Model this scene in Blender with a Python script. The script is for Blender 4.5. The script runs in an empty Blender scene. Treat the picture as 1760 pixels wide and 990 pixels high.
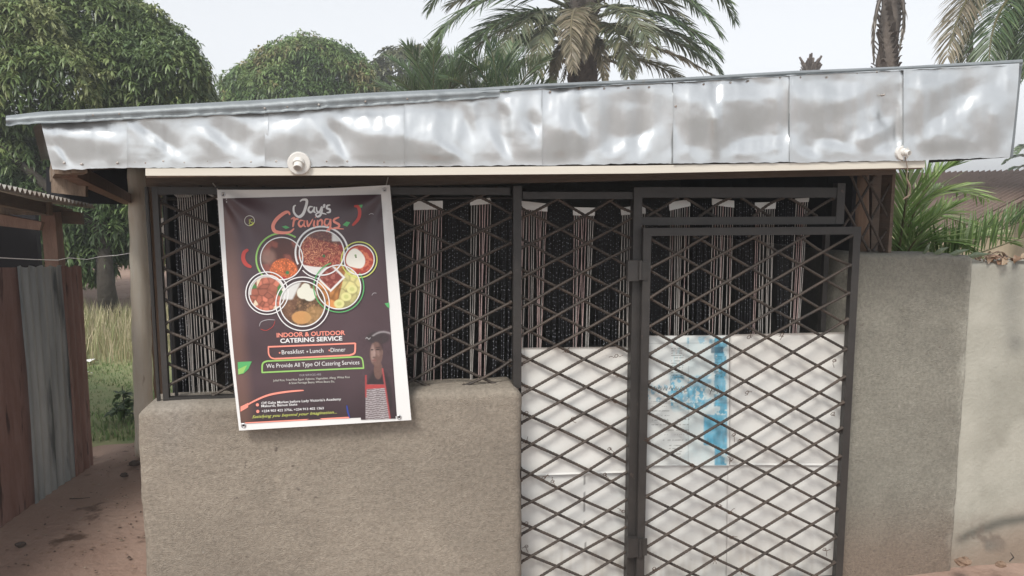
import bpy, math, random
import numpy as np
from mathutils import Vector
random.seed(7); rng = np.random.default_rng(7)
sc = bpy.context.scene
COL = sc.collection
# ------------------------------------------------------------------ camera
F, PITCH, YAW, H, D = 1300.0, 6.7, 9.0, 1.75, 3.2
cam_d = bpy.data.cameras.new('camera'); cam = bpy.data.objects.new('camera', cam_d); COL.objects.link(cam)
cam.location = (0, -D, H); cam.rotation_euler = (math.radians(90-PITCH), 0, math.radians(-YAW))
cam_d.sensor_width = 36; cam_d.lens = F/1760*36; cam_d.clip_end = 2000; cam_d.clip_start = 0.05
sc.camera = cam
# ------------------------------------------------------------------ sky and sun
SUN_EL, SUN_AZ = math.radians(50), math.radians(215)     # azimuth clockwise from +Y: behind and left of the camera
w = bpy.data.worlds.new('World'); sc.world = w; w.use_nodes = True
nt = w.node_tree; nt.nodes.clear()
sky = nt.nodes.new('ShaderNodeTexSky'); sky.sky_type = 'NISHITA'; sky.sun_disc = False
sky.sun_elevation = SUN_EL; sky.sun_rotation = SUN_AZ; sky.dust_density = 1.2; sky.air_density = 1.0; sky.ozone_density = 1.5
hs = nt.nodes.new('ShaderNodeHueSaturation'); hs.inputs['Saturation'].default_value = 0.13
bg = nt.nodes.new('ShaderNodeBackground'); bg.inputs['Strength'].default_value = 0.14
wo = nt.nodes.new('ShaderNodeOutputWorld')
veil = nt.nodes.new('ShaderNodeMix'); veil.data_type = 'RGBA'; veil.inputs[0].default_value = 0.62     # thin even cloud over the Nishita sky
veil.inputs[7].default_value = (2.45, 2.55, 2.70, 1)
nt.links.new(sky.outputs[0], hs.inputs['Color']); nt.links.new(hs.outputs[0], veil.inputs[6]); nt.links.new(veil.outputs[2], bg.inputs[0]); nt.links.new(bg.outputs[0], wo.inputs[0])
sl = bpy.data.lights.new('sun', 'SUN'); sl.energy = 1.5; sl.angle = math.radians(18); sl.color = (1.0, 0.95, 0.88)
so = bpy.data.objects.new('sun', sl); COL.objects.link(so)
sd = Vector((math.sin(SUN_AZ)*math.cos(SUN_EL), math.cos(SUN_AZ)*math.cos(SUN_EL), math.sin(SUN_EL)))
so.rotation_euler = sd.to_track_quat('Z', 'Y').to_euler(); so.location = (0, -3, 8)
sc.view_settings.view_transform = 'Standard'; sc.view_settings.look = 'None'
sc.view_settings.gamma = 1.0; sc.view_settings.exposure = 1.08

# ------------------------------------------------------------------ projection helpers (photo pixel -> point on plane y = Y)
_p, _y = math.radians(PITCH), math.radians(YAW)
FW = np.array([math.sin(_y)*math.cos(_p), math.cos(_y)*math.cos(_p), -math.sin(_p)])
RT = np.array([math.cos(_y), -math.sin(_y), 0.0]); UP = np.cross(RT, FW); CC = np.array([0, -D, H])
def at(px, py, Y):
    d = FW*F + RT*(px-880) + UP*(495-py)
    return CC + d*((Y-CC[1])/d[1])
def gr(px, py, z=0.0):
    d = FW*F + RT*(px-880) + UP*(495-py)
    return CC + d*((z-CC[2])/d[2])
def atv(px, py, Y):                     # vectorised
    px, py, Y = np.broadcast_arrays(np.asarray(px, float), np.asarray(py, float), np.asarray(Y, float))
    d = FW*F + RT*(px[..., None]-880) + UP*(495-py[..., None])
    return CC + d*((Y-CC[1])/d[..., 1])[..., None]
def atd(px, py, dist):                  # at a depth along the camera axis
    return CC + FW*dist + RT*(px-880)/F*dist + UP*(495-py)/F*dist

# ------------------------------------------------------------------ noise
_tab = rng.random((64, 64, 16))
def vnoise(x, y, z=0.0):
    x, y, z = np.broadcast_arrays(np.asarray(x, float), np.asarray(y, float), np.asarray(z, float))
    xi, yi, zi = np.floor(x).astype(int), np.floor(y).astype(int), np.floor(z).astype(int)
    fx, fy, fz = x-xi, y-yi, z-zi
    fx, fy, fz = [f*f*(3-2*f) for f in (fx, fy, fz)]
    r = 0
    for a in (0, 1):
        for b in (0, 1):
            for c in (0, 1):
                r = r + _tab[(xi+a) % 64, (yi+b) % 64, (zi+c) % 16]*(fx if a else 1-fx)*(fy if b else 1-fy)*(fz if c else 1-fz)
    return r
def fbm(x, y, z=0.0, o=4):
    r, a, s = 0, 0.5, 1.0
    for k in range(o):
        r = r + a*vnoise(x*s+13.7*k, y*s+5.1*k, z*s+3.3*k); a *= .5; s *= 2.03
    return r/(1-.5**o)

# ------------------------------------------------------------------ materials
def mat(name, base, rough=0.8, metal=0.0, var=None, vscale=4, bump=0.0, bscale=40, bdetail=6, attr=False, spec=0.5,
        spots=None, coords='Object', stretch=(1, 1, 1), sub=None, trans=0.0, bdist=0.01):
    m = bpy.data.materials.new(name); m.use_nodes = True
    n, l = m.node_tree.nodes, m.node_tree.links
    b = n['Principled BSDF']; b.inputs['Roughness'].default_value = rough; b.inputs['Metallic'].default_value = metal
    b.inputs['Specular IOR Level'].default_value = spec
    b.inputs['Base Color'].default_value = (*base, 1)
    tc = n.new('ShaderNodeTexCoord'); mp = n.new('ShaderNodeMapping'); mp.inputs['Scale'].default_value = stretch
    l.new(tc.outputs[coords], mp.inputs[0])
    src = None
    if attr:
        a = n.new('ShaderNodeAttribute'); a.attribute_name = 'tint'; src = a.outputs['Color']
    if var:
        nz = n.new('ShaderNodeTexNoise'); nz.inputs['Scale'].default_value = vscale; nz.inputs['Detail'].default_value = 8
        nz.inputs['Roughness'].default_value = 0.65
        l.new(mp.outputs[0], nz.inputs['Vector'])
        cr = n.new('ShaderNodeValToRGB'); cr.color_ramp.elements[0].position = .32; cr.color_ramp.elements[1].position = .68
        if attr:
            cr.color_ramp.elements[0].color = (*[1-v for v in var], 1); cr.color_ramp.elements[1].color = (*[1+v for v in var], 1)
            mx = n.new('ShaderNodeMix'); mx.data_type = 'RGBA'; mx.blend_type = 'MULTIPLY'; mx.inputs[0].default_value = 1
            l.new(nz.outputs[0], cr.inputs[0]); l.new(src, mx.inputs[6]); l.new(cr.outputs[0], mx.inputs[7]); src = mx.outputs[2]
        else:
            cr.color_ramp.elements[0].color = (*base, 1); cr.color_ramp.elements[1].color = (*var, 1)
            l.new(nz.outputs[0], cr.inputs[0]); src = cr.outputs[0]
    if spots:      # (colour, scale, threshold)
        for (c, s_, th) in spots:
            nz2 = n.new('ShaderNodeTexNoise'); nz2.inputs['Scale'].default_value = s_; nz2.inputs['Detail'].default_value = 5
            l.new(mp.outputs[0], nz2.inputs['Vector'])
            r2 = n.new('ShaderNodeValToRGB'); r2.color_ramp.elements[0].position = th; r2.color_ramp.elements[1].position = th+.08
            mx = n.new('ShaderNodeMix'); mx.data_type = 'RGBA'
            l.new(nz2.outputs[0], r2.inputs[0]); l.new(r2.outputs[0], mx.inputs[0])
            if src is not None: l.new(src, mx.inputs[6])
            else: mx.inputs[6].default_value = (*base, 1)
            mx.inputs[7].default_value = (*c, 1); src = mx.outputs[2]
    if src is not None: l.new(src, b.inputs['Base Color'])
    if bump:
        nb = n.new('ShaderNodeTexNoise'); nb.inputs['Scale'].default_value = bscale; nb.inputs['Detail'].default_value = bdetail
        l.new(mp.outputs[0], nb.inputs['Vector'])
        bp = n.new('ShaderNodeBump'); bp.inputs['Strength'].default_value = bump; bp.inputs['Distance'].default_value = bdist
        l.new(nb.outputs[0], bp.inputs['Height']); l.new(bp.outputs[0], b.inputs['Normal'])
    if trans:
        tr = n.new('ShaderNodeBsdfTranslucent'); ms = n.new('ShaderNodeMixShader'); ms.inputs[0].default_value = trans
        if src is not None: l.new(src, tr.inputs[0])
        else: tr.inputs[0].default_value = (*base, 1)
        l.new(b.outputs[0], ms.inputs[1]); l.new(tr.outputs[0], ms.inputs[2]); l.new(ms.outputs[0], n['Material Output'].inputs[0])
    return m

M = {}
M['dirt'] = mat('dirt', (.27, .18, .14), .95, var=(.35, .25, .20), vscale=1.6, bump=.6, bscale=22, bdist=.02, attr=False,
                spots=[((.12, .075, .055), 5, .62), ((.33, .25, .2), 60, .70)])
M['soil_grass'] = mat('soil_grass', (.16, .21, .085), .95, var=(.26, .25, .13), vscale=3, bump=.5, bscale=30)
M['rough_plaster'] = mat('rough_plaster', (.300, .245, .195), .92, attr=True, spots=[((.15, .125, .105), 34, .69), ((.40, .37, .33), 27, .72), ((.17, .145, .12), 5, .74)], var=(.22, .22, .22), vscale=70, bump=.9, bscale=230, bdetail=8, bdist=.008)
M['cream_plaster'] = mat('cream_plaster', (.5, .47, .38), .9, attr=True, var=(.12, .12, .13), vscale=5, bump=.3, bscale=60)
M['inner_plaster'] = mat('inner_plaster', (.10, .095, .085), .95, bump=.5, bscale=60)  # interior plaster, room shade put into its dark base colour
M['zinc'] = mat('zinc', (.72, .735, .74), .29, metal=.88, var=(.61, .63, .635), vscale=3.0, bump=.16, bscale=14, bdist=.007,
                spots=[((.46, .43, .38), 14, .74)])
M['zinc_dull'] = mat('zinc_dull', (.27, .295, .31), .55, metal=.45, var=(.20, .22, .23), vscale=6, bump=.15, bscale=30,
                     spots=[((.22, .2, .18), 13, .66)])
M['nail'] = mat('nail', (.22, .16, .12), .6, metal=.5, var=(.6, .58, .55), vscale=30)
M['black_paint'] = mat('black_paint', (.024, .022, .021), .5, var=(.040, .036, .033), vscale=9, bump=.25, bscale=90, bdist=.003,
                       spots=[((.12, .09, .07), 24, .70)])
M['rebar'] = mat('rebar', (.040, .034, .030), .6, metal=.25, var=(.085, .064, .050), vscale=11, bump=.4, bscale=160, bdist=.003)
M['wire'] = mat('wire', (.10, .06, .04), .7, metal=.4)
M['white_board'] = mat('white_board', (.70, .71, .70), .45, attr=True, var=(.04, .04, .04), vscale=3, bump=.1, bscale=5, bdist=.03)
M['batten'] = mat('batten', (.62, .58, .50), .5, var=(.70, .66, .58), vscale=5, stretch=(.3, 3, 8))
M['dark_wood'] = mat('dark_wood', (.10, .075, .058), .85, var=(.16, .115, .085), vscale=5, stretch=(1, 1, 6), bump=.4, bscale=30)
M['brown_wood'] = mat('brown_wood', (.13, .095, .072), .85, var=(.30, .225, .165), vscale=5, stretch=(4, 4, 1), bump=.4, bscale=30)
M['red_wood'] = mat('red_wood', (.20, .125, .095), .85, var=(.29, .19, .145), vscale=5, stretch=(4, 4, 1), bump=.4, bscale=30)
M['pale_pole'] = mat('pale_pole', (.74, .66, .53), .65, var=(.84, .79, .69), vscale=6, stretch=(3, 3, .5), bump=.35, bscale=12, bdist=.01,
                     spots=[((.36, .26, .17), 7, .66)])
M['brown_pole'] = mat('brown_pole', (.20, .13, .09), .85, var=(.30, .2, .14), vscale=8, stretch=(3, 3, .5), bump=.6, bscale=14)
M['shade_black'] = mat('shade_black', (.018, .018, .022), .95)  # near-black base with the shade of unlit spaces put into it
M['rust_sheet'] = mat('rust_sheet', (.24, .125, .10), .8, metal=.05, var=(.38, .25, .22), vscale=3, stretch=(4, 4, .7), bump=.3, bscale=20,
                      spots=[((.08, .045, .04), 4, .60), ((.42, .38, .36), 30, .74)])
M['blue_sheet'] = mat('blue_sheet', (.28, .32, .34), .6, metal=.05, var=(.56, .60, .60), vscale=2.5, stretch=(3, 3, .4), bump=.3, bscale=20,
                      spots=[((.12, .14, .15), 3.4, .58)])
M['old_roof'] = mat('old_roof', (.42, .41, .38), .6, metal=.4, var=(.20, .16, .13), vscale=8)
M['neigh_roof'] = mat('neigh_roof', (.17, .12, .095), .7, metal=.0, var=(.24, .175, .145), vscale=2.5, spots=[((.12, .085, .07), 6, .62)])
M['neigh_wall'] = mat('neigh_wall', (.50, .43, .29), .9, var=(.68, .58, .40), vscale=2)
M['leaf'] = mat('leaf', (.05, .08, .03), .40, attr=True, var=(.2, .2, .2), vscale=1.2, trans=.28, spec=.55)
M['bark'] = mat('bark', (.035, .03, .025), .95, var=(.06, .05, .04), vscale=6, bump=.8, bscale=14, bdist=.03)
M['palm_bark'] = mat('palm_bark', (.085, .07, .06), .95, var=(.15, .125, .105), vscale=7, stretch=(1, 1, .5), bump=.8, bscale=22, bdist=.03)
M['grass'] = mat('grass', (.1, .15, .04), .7, attr=True, trans=.2)
M['strand_pink'] = mat('strand_pink', (.52, .36, .34), .7, var=(.66, .52, .49), vscale=30)
M['strand_white'] = mat('strand_white', (.46, .43, .40), .7, var=(.60, .57, .53), vscale=30)
M['strand_dark'] = mat('strand_dark', (.05, .05, .06), .6)
M['bead'] = mat('bead', (.42, .43, .46), .2, spec=.8)
M['header'] = mat('header', (.80, .79, .76), .55)
M['cloth'] = mat('cloth', (.62, .58, .52), .9)
M['lamp_white'] = mat('lamp_white', (.60, .58, .55), .5, var=(.68, .66, .62), vscale=10)
M['lamp_inside'] = mat('lamp_inside', (.12, .05, .04), .5)
M['brown_rag'] = mat('brown_rag', (.13, .08, .055), .9, var=(.33, .23, .16), vscale=14, bump=.5, bscale=30)
M['stone'] = mat('stone', (.09, .07, .06), .9)
M['vinyl_white'] = mat('vinyl_white', (.78, .78, .77), .4)
M['print'] = mat('print', (.05, .04, .045), .33, attr=True, spec=.5)
def ink(name, c): M[name] = mat(name, c, .4); return M[name]
ink('ink_white', (.80, .80, .80)); ink('ink_coral', (.86, .30, .23)); ink('ink_green', (.30, .56, .15)); ink('ink_leaf', (.10, .42, .14))
ink('ink_red', (.50, .06, .05)); ink('ink_grey', (.42, .40, .42)); ink('ink_lime', (.62, .68, .16)); ink('ink_skin', (.15, .09, .075))
ink('ink_skin_light', (.30, .20, .17)); ink('ink_black', (.03, .022, .024)); ink('ink_blue', (.03, .06, .30)); ink('ink_pale', (.60, .60, .55))
M['grommet'] = mat('grommet', (.55, .55, .56), .3, metal=.9)

# ------------------------------------------------------------------ object builders
def tagit(o, label=None, cat=None, group=None, kind=None):
    if label: o['label'] = label
    if cat: o['category'] = cat
    if group: o['group'] = group
    if kind: o['kind'] = kind
    return o
def thing(name, loc, label, cat, group=None):
    o = bpy.data.objects.new(name, None); COL.objects.link(o); o.location = tuple(map(float, loc)); o.empty_display_size = .1
    return tagit(o, label, cat, group)
def worldloc(o):
    v = Vector((0, 0, 0))
    while o is not None: v += o.location; o = o.parent
    return v
def link_mesh(name, me, mats, parent=None, origin=None, label=None):
    o = bpy.data.objects.new(name, me); COL.objects.link(o)
    for m_ in (mats if isinstance(mats, (list, tuple)) else [mats]): me.materials.append(M[m_] if isinstance(m_, str) else m_)
    org = Vector(tuple(map(float, origin))) if origin is not None else (worldloc(parent) if parent else Vector((0, 0, 0)))
    me.transform(__import__('mathutils').Matrix.Translation(-org))
    if parent: o.parent = parent; o.location = org-worldloc(parent)
    else: o.location = org
    if label: o['label'] = label
    return o
class MB:
    def __init__(s): s.v = []; s.f = []; s.m = []; s.c = []
    def add(s, verts, faces, mi=0, col=None):
        b = len(s.v); s.v += [tuple(map(float, v)) for v in verts]
        s.f += [tuple(b+i for i in f) for f in faces]; s.m += [mi]*len(faces)
        if col is not None:
            if hasattr(col[0], '__len__'): s.c += [tuple(c) for c in col]
            else: s.c += [tuple(col)]*len(verts)
        return s
    def box(s, a, b, mi=0):
        x0, y0, z0 = a; x1, y1, z1 = b
        return s.hexa([(x0, y0, z0), (x1, y0, z0), (x1, y1, z0), (x0, y1, z0), (x0, y0, z1), (x1, y0, z1), (x1, y1, z1), (x0, y1, z1)], mi)
    def hexa(s, v, mi=0):
        return s.add(v, [(0, 3, 2, 1), (4, 5, 6, 7), (0, 1, 5, 4), (1, 2, 6, 5), (2, 3, 7, 6), (3, 0, 4, 7)], mi)
    def slab(s, q, dy, mi=0):      # quad (front face corners bl, br, tr, tl) extruded along +Y
        q = [np.array(p, float) for p in q]; e = np.array((0, dy, 0))
        bl, br, tr, tl = q
        return s.hexa([bl, br, br+e, bl+e, tl, tr, tr+e, tl+e], mi)
    def tube(s, pts, r, n=8, mi=0, cap=True, ph=0):
        pts = [np.array(p, float) for p in pts]; k = len(pts)
        rs = r if hasattr(r, '__len__') else [r]*k
        V = []; ref = None
        for i in range(k):
            t = pts[min(i+1, k-1)]-pts[max(i-1, 0)]; t = t/(np.linalg.norm(t)+1e-9)
            if ref is None: ref = np.array((0, 0, 1.)) if abs(t[2]) < .9 else np.array((1., 0, 0))
            a = np.cross(t, ref); a /= np.linalg.norm(a)+1e-9; b = np.cross(t, a); ref = -b if False else np.cross(a, t)
            for j in range(n):
                th = 2*math.pi*j/n+ph
                V.append(pts[i]+rs[i]*(math.cos(th)*a+math.sin(th)*b))
        Fc = [(i*n+j, i*n+(j+1) % n, (i+1)*n+(j+1) % n, (i+1)*n+j) for i in range(k-1) for j in range(n)]
        if cap: Fc += [tuple(range(n-1, -1, -1)), tuple((k-1)*n+j for j in range(n))]
        return s.add(V, Fc, mi)
    def build(s, name, mats, parent=None, origin=None, label=None, smooth=False):
        me = bpy.data.meshes.new(name); me.from_pydata(s.v, [], s.f)
        if smooth: me.polygons.foreach_set('use_smooth', [True]*len(s.f))
        me.polygons.foreach_set('material_index', s.m)
        if s.c and len(s.c) == len(s.v): set_tint(me, np.array(s.c))
        me.update()
        return link_mesh(name, me, mats, parent, origin, label)
def set_tint(me, C):
    a = me.color_attributes.new('tint', 'FLOAT_COLOR', 'POINT')
    C = np.asarray(C, np.float32); A = np.ones((len(C), 4), np.float32); A[:, :3] = C[:, :3]; a.data.foreach_set('color', A.ravel())
def np_mesh(name, V, Fq, mats, parent=None, tint=None, smooth=False, mi=None, origin=None, label=None):
    V = np.asarray(V, np.float32).reshape(-1, 3); Fq = np.asarray(Fq, np.int32); k = Fq.shape[1]
    me = bpy.data.meshes.new(name); me.vertices.add(len(V)); me.vertices.foreach_set('co', V.ravel())
    me.loops.add(Fq.size); me.loops.foreach_set('vertex_index', Fq.ravel())
    me.polygons.add(len(Fq)); me.polygons.foreach_set('loop_start', np.arange(0, Fq.size, k, dtype=np.int32))
    if smooth: me.polygons.foreach_set('use_smooth', np.ones(len(Fq), bool))
    if mi is not None: me.polygons.foreach_set('material_index', mi)
    me.update(calc_edges=True); me.validate()
    if tint is not None: set_tint(me, tint)
    return link_mesh(name, me, mats, parent, origin, label)
def grid_faces(nx, ny, off=0):
    i, j = np.meshgrid(np.arange(nx-1), np.arange(ny-1), indexing='ij')
    a = i*ny+j+off
    return np.stack([a, a+1, a+1+ny, a+ny], -1).reshape(-1, 4)
def smoothstep(a, b, x): t = np.clip((x-a)/(b-a), 0, 1); return t*t*(3-2*t)

# ================================================================== GROUND
gx = np.concatenate([np.linspace(-300, -14, 30), np.linspace(-13, 10, 130), np.linspace(11, 300, 30)])
gy = np.concatenate([np.linspace(-60, -6, 20), np.linspace(-5.5, 12, 120), np.linspace(13, 500, 50)])
X, Yg = np.meshgrid(gx, gy, indexing='ij')
near = (np.abs(X) < 13) & (Yg < 12)
Z = -.11*smoothstep(-.3, .4, X)*smoothstep(2.0, 1.0, Yg)*smoothstep(-7., -5., Yg)+np.where(near, (fbm(X*.9, Yg*.9)-.5)*.06+(fbm(X*4, Yg*4)-.5)*.02, 0)-.01
gmat = M['dirt']; n_, l_ = gmat.node_tree.nodes, gmat.node_tree.links
np_mesh('ground', np.stack([X, Yg, Z], -1), grid_faces(len(gx), len(gy))[:, ::-1], 'dirt', smooth=True)['kind'] = 'structure'
rx_, ry_ = np.meshgrid(np.linspace(-120, 120, 60), np.linspace(-18, -3.7, 14), indexing='ij')
M['reflected_ground'] = mat('reflected_ground', (.22, .215, .205), .9, var=(.30, .29, .275), vscale=.8, bump=.3, bscale=30)
np_mesh('reflected_ground', np.stack([rx_, ry_, rx_*0+.0], -1), grid_faces(60, 14)[:, ::-1], 'reflected_ground')['kind'] = 'structure'  # unseen grey ground behind the camera, added to neutralise the fascia reflections
# lawn patch behind the kiosk passage
lx = np.linspace(-14, -.9, 70); ly = np.linspace(2.35, 9.6, 60)
X, Yl = np.meshgrid(lx, ly, indexing='ij')
edge = np.minimum(Yl-2.5-(fbm(X*1.5, X*0)-.5)*.5, 9.4-Yl)
Zl = (fbm(X*.9, Yl*.9)-.5)*.06+(fbm(X*4, Yl*4)-.5)*.02+np.clip(edge*.08, -.03, .016)-.004
tagit(np_mesh('grass_verge', np.stack([X, Yl, Zl], -1), grid_faces(70, 60)[:, ::-1], 'soil_grass', smooth=True), kind='structure')

def blades(name, n, xr, yr, hr, wd, cols, label, lean=.5):
    x = rng.uniform(*xr, n); y = rng.uniform(*yr, n)
    h = rng.uniform(*hr, n)*(.5+fbm(x*1.3, y*1.3)); a = rng.uniform(0, 6.283, n); ln = rng.uniform(.1, lean, n)
    base = np.stack([x, y, np.zeros(n)-.01], -1); side = np.stack([np.cos(a), np.sin(a), 0*a], -1)*wd*rng.uniform(.6, 1.4, (n, 1))
    ld = np.stack([np.cos(a+1.3), np.sin(a+1.3), 0*a], -1)*(ln*h)[:, None]; up = np.zeros((n, 3)); up[:, 2] = h
    V = np.stack([base-side, base+side, base+side*.6+ld*.35+up*.6, base-side*.6+ld*.35+up*.6, base+ld+up], 1)
    V = V[:, [0, 1, 2, 3, 4, 4]]
    i = np.arange(n)[:, None]*6
    Fq = np.concatenate([i+np.array([0, 1, 2, 3]), i+np.array([3, 2, 4, 5])])
    V[:, 5] += 1e-4
    c = np.array(cols)[rng.integers(0, len(cols), n)]*rng.uniform(.7, 1.25, (n, 1))
    o = np_mesh(name, V, Fq, 'grass', tint=np.repeat(c, 6, 0)); o['kind'] = 'stuff'; o['label'] = label; o['category'] = 'grass'
    return o
blades('grass', 34000, (-7, -1.0), (2.55, 5.2), (.02, .06), .006, [(.16, .25, .09), (.21, .30, .12), (.26, .29, .14)], 'short green grass beyond the dirt passage')
blades('dry_grass', 15000, (-9, -1.2), (5.2, 9.0), (.12, .36), .006, [(.48, .41, .27), (.56, .49, .33), (.40, .37, .21), (.26, .28, .13)], 'tall dry straw coloured grass in front of the mango tree')

# ================================================================== TREES
def leaf_mesh(name, P, N, nl, L, W, base_cols, parent, droop=.55, up_col=None, label=None):
    """rosettes of drooping leaves at points P with outward normals N"""
    n = len(P)
    Pk = np.repeat(P, nl, 0); Nk = np.repeat(N, nl, 0)
    r = rng.normal(size=(n*nl, 3)); t = r-(r*Nk).sum(1, keepdims=True)*Nk; t /= np.linalg.norm(t, axis=1, keepdims=True)
    d = Nk*rng.uniform(.15, .9, (n*nl, 1))+t; d[:, 2] += .1; d /= np.linalg.norm(d, axis=1, keepdims=True)
    Ls = L*rng.uniform(.65, 1.2, (n*nl, 1))
    dr = droop*rng.uniform(.5, 1.4, (n*nl, 1))
    g = np.array([[0, 0, -1.]])
    mid = Pk+d*Ls*.5+g*Ls*dr*.22; tip = Pk+d*Ls*.85+g*Ls*dr*.9
    s = np.cross(d, g); s /= np.linalg.norm(s, axis=1, keepdims=True)+1e-6
    nrm = np.cross(s, d)
    lf = mid+s*W+nrm*W*.35; rt = mid-s*W+nrm*W*.35
    V = np.stack([Pk, lf, mid, rt, tip], 1)
    i = np.arange(n*nl)[:, None]*5
    Ft = np.concatenate([i+np.array([0, 1, 2]), i+np.array([0, 2, 3]), i+np.array([1, 4, 2]), i+np.array([2, 4, 3])])
    bc = np.array(base_cols)
    idx = (fbm(P[:, 0]*.9+3, P[:, 1]*.9, P[:, 2]*.9, 3)*1.9-.45+rng.normal(0, .16, n)).clip(0, .999)*len(bc)
    c = bc[idx.astype(int)]*rng.uniform(.8, 1.2, (n, 1))
    c = np.repeat(c, nl, 0)*rng.uniform(.75, 1.25, (n*nl, 1))
    return np_mesh(name, V, Ft, 'leaf', parent, tint=np.repeat(c, 5, 0), label=label)
def lobed_points(lobes, n, upbias=.35, inner=.25):
    C_ = np.array([l[0] for l in lobes]); R_ = np.array([l[1] for l in lobes])
    wgt = (R_[:, 0]*R_[:, 2]); wgt = wgt/wgt.sum()
    k = rng.choice(len(lobes), n*3, p=wgt)
    d = rng.normal(size=(n*3, 3)); d[:, 2] += upbias; d /= np.linalg.norm(d, axis=1, keepdims=True)
    rr = np.where(rng.random(n*3) < inner, rng.uniform(.6, .95, n*3), rng.uniform(.93, 1.04, n*3)); rr = np.where(rng.random(n*3) < .07, rng.uniform(1.04, 1.18, n*3), rr)
    bump_ = .80+.42*fbm(C_[k][:, 0]*3+d[:, 0]*2.6, C_[k][:, 1]*3+d[:, 1]*2.6, C_[k][:, 2]*3+d[:, 2]*2.6, 3)
    P = C_[k]+d*R_[k]*(rr*bump_)[:, None]
    keep = np.ones(n*3, bool)
    for j in range(len(lobes)):
        q = ((P-C_[j])/R_[j]); keep &= ((q**2).sum(1) > .55) | (k == j)
    P, d = P[keep][:n], d[keep][:n]
    return P, d
def limb(mb, a, b, r0, r1, n=7, wob=.08):
    a, b = np.array(a, float), np.array(b, float); L = np.linalg.norm(b-a); pts = []
    for i in range(6):
        t = i/5; pts.append(a+(b-a)*t+rng.normal(0, wob*L*.3, 3)*math.sin(t*math.pi))
    mb.tube(pts, [r0+(r1-r0)*i/5 for i in range(6)], n)
def broadleaf(name, label, cat, base, lobes, n, nl, L, W, cols, trunk_r, group=None, fork=None, droop=.55, upbias=.35):
    t = thing(name, base, label, cat, group)
    P, N = lobed_points(lobes, n, upbias)
    leaf_mesh('crown', P, N, nl, L, W, cols, t, droop)
    mb = MB(); base = np.array(base, float); fork = np.array(fork if fork is not None else base+(0, 0, 1.5), float)
    mb.tube([base-(0, 0, .1), base+(fork-base)*.35+rng.normal(0, .04, 3), fork], [trunk_r*1.35, trunk_r, trunk_r*.85], 10)
    for (c, r) in lobes[:9]: limb(mb, fork-(0, 0, .1), np.array(c), trunk_r*.8, trunk_r*.14)
    mb.build('trunk', 'bark', t, smooth=True)
    return t
green = [(.092, .145, .058), (.125, .185, .070), (.160, .225, .082), (.21, .265, .10), (.29, .32, .14)]
def sub_lobes(c, R, n, rs, low=-.7):
    out = [(c, (R[0]*.86, R[1]*.86, R[2]*.86))]
    for i in range(n):
        while True:
            d = rng.normal(size=3); d /= np.linalg.norm(d)
            if d[2] > low: break
        r = rng.uniform(*rs); out.append((np.array(c)+d*np.array(R)*.82, (r*1.1, r*1.1, r*.85)))
    return out
# big mango tree, left
tb = gr(190, 548); mc = atd(70, 165, 12.4)
lob = sub_lobes(mc, (2.2, 2.0, 1.75), 40, (.5, .85))
lob += [(atd(70, 360, 11.6), (.9, .9, .6)), (atd(160, 385, 11.4), (.75, .7, .55)), (atd(215, 330, 11.8), (.9, .9, .7)), (atd(250, 400, 12.2), (.8, .8, .5)), (atd(20, 300, 11.6), (1.1, 1, .8)),
        (atd(120, 330, 12.2), (1.1, 1, .7)), (atd(30, 430, 12.4), (.8, .8, .4)), (atd(150, 440, 11.2), (.35, .35, .35)), (atd(-150, 200, 12), (1.5, 1.5, 1.3)), (atd(300, 250, 12.6), (.7, .7, .6)), (atd(305, 170, 12.5), (.6, .7, .55)), (atd(318, 205, 12.3), (.55, .6, .5)), (atd(262, 110, 12.5), (.75, .7, .6)), (atd(290, 130, 12.1), (.6, .6, .5)), (atd(225, 70, 12.6), (.7, .7, .6)), (atd(335, 215, 12.6), (.45, .5, .4)), (atd(200, 150, 12.0), (1.0, .8, .8)), (atd(30, 20, 12.4), (1.5, 1.3, 1.0)), (atd(130, 10, 12.6), (.9, 1.0, .6)), (atd(200, 260, 12.6), (1.1, 1.0, .9)), (atd(100, 240, 12.6), (1.5, 1.2, 1.2))]
broadleaf('mango_tree', 'largest mango tree, dense green crown over the left end of the metal fascia', 'tree', tb, lob, 31000, 8, .16, .018, green, .12, fork=tb+(-.05, 0, 1.35), droop=.5)
# second mango tree
c2 = [(atd(530, 132, 24), (1.75, 1.7, 1.15)), (atd(442, 168, 23.5), (1.0, 1.2, 1.0)), (atd(585, 165, 24), (1.15, 1.2, 1.3)), (atd(492, 190, 23), (1.5, 1.5, 1.4)),
      (atd(555, 100, 24.5), (.9, .9, .45)), (atd(415, 200, 23), (.55, .9, .8)), (atd(510, 280, 23.5), (2.1, 2.0, 1.5)), (atd(468, 128, 24), (.7, .7, .5)), (atd(500, 104, 24.5), (.6, .6, .4)), (atd(612, 180, 24), (.6, .6, 1.0))]
b2 = np.array(c2[6][0]); b2[2] = 0
broadleaf('mango_tree', 'smaller rounded mango tree showing above the roof between sky gaps', 'tree', b2, c2, 11000, 8, .23, .027,
          [(.10, .17, .06), (.13, .205, .07), (.165, .245, .08), (.21, .28, .10), (.28, .25, .12)], .25)
# olive tree behind
c3 = [(atd(700, 130, 32), (1.5, 1.2, 1.1)), (atd(652, 150, 32), (.8, .8, .9)), (atd(760, 150, 32), (1.5, 1.5, 1.2)), (atd(690, 210, 32), (2.3, 1.6, 1.6)), (atd(720, 104, 32), (.6, .6, .5))]
b3 = np.array(c3[3][0]); b3[2] = 0
broadleaf('leafy_tree', 'sparse olive green tree standing far off behind the young palms', 'tree', b3, c3, 3000, 8, .30, .05, [(.09, .105, .065), (.13, .145, .08), (.19, .185, .10)], .2)
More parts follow.
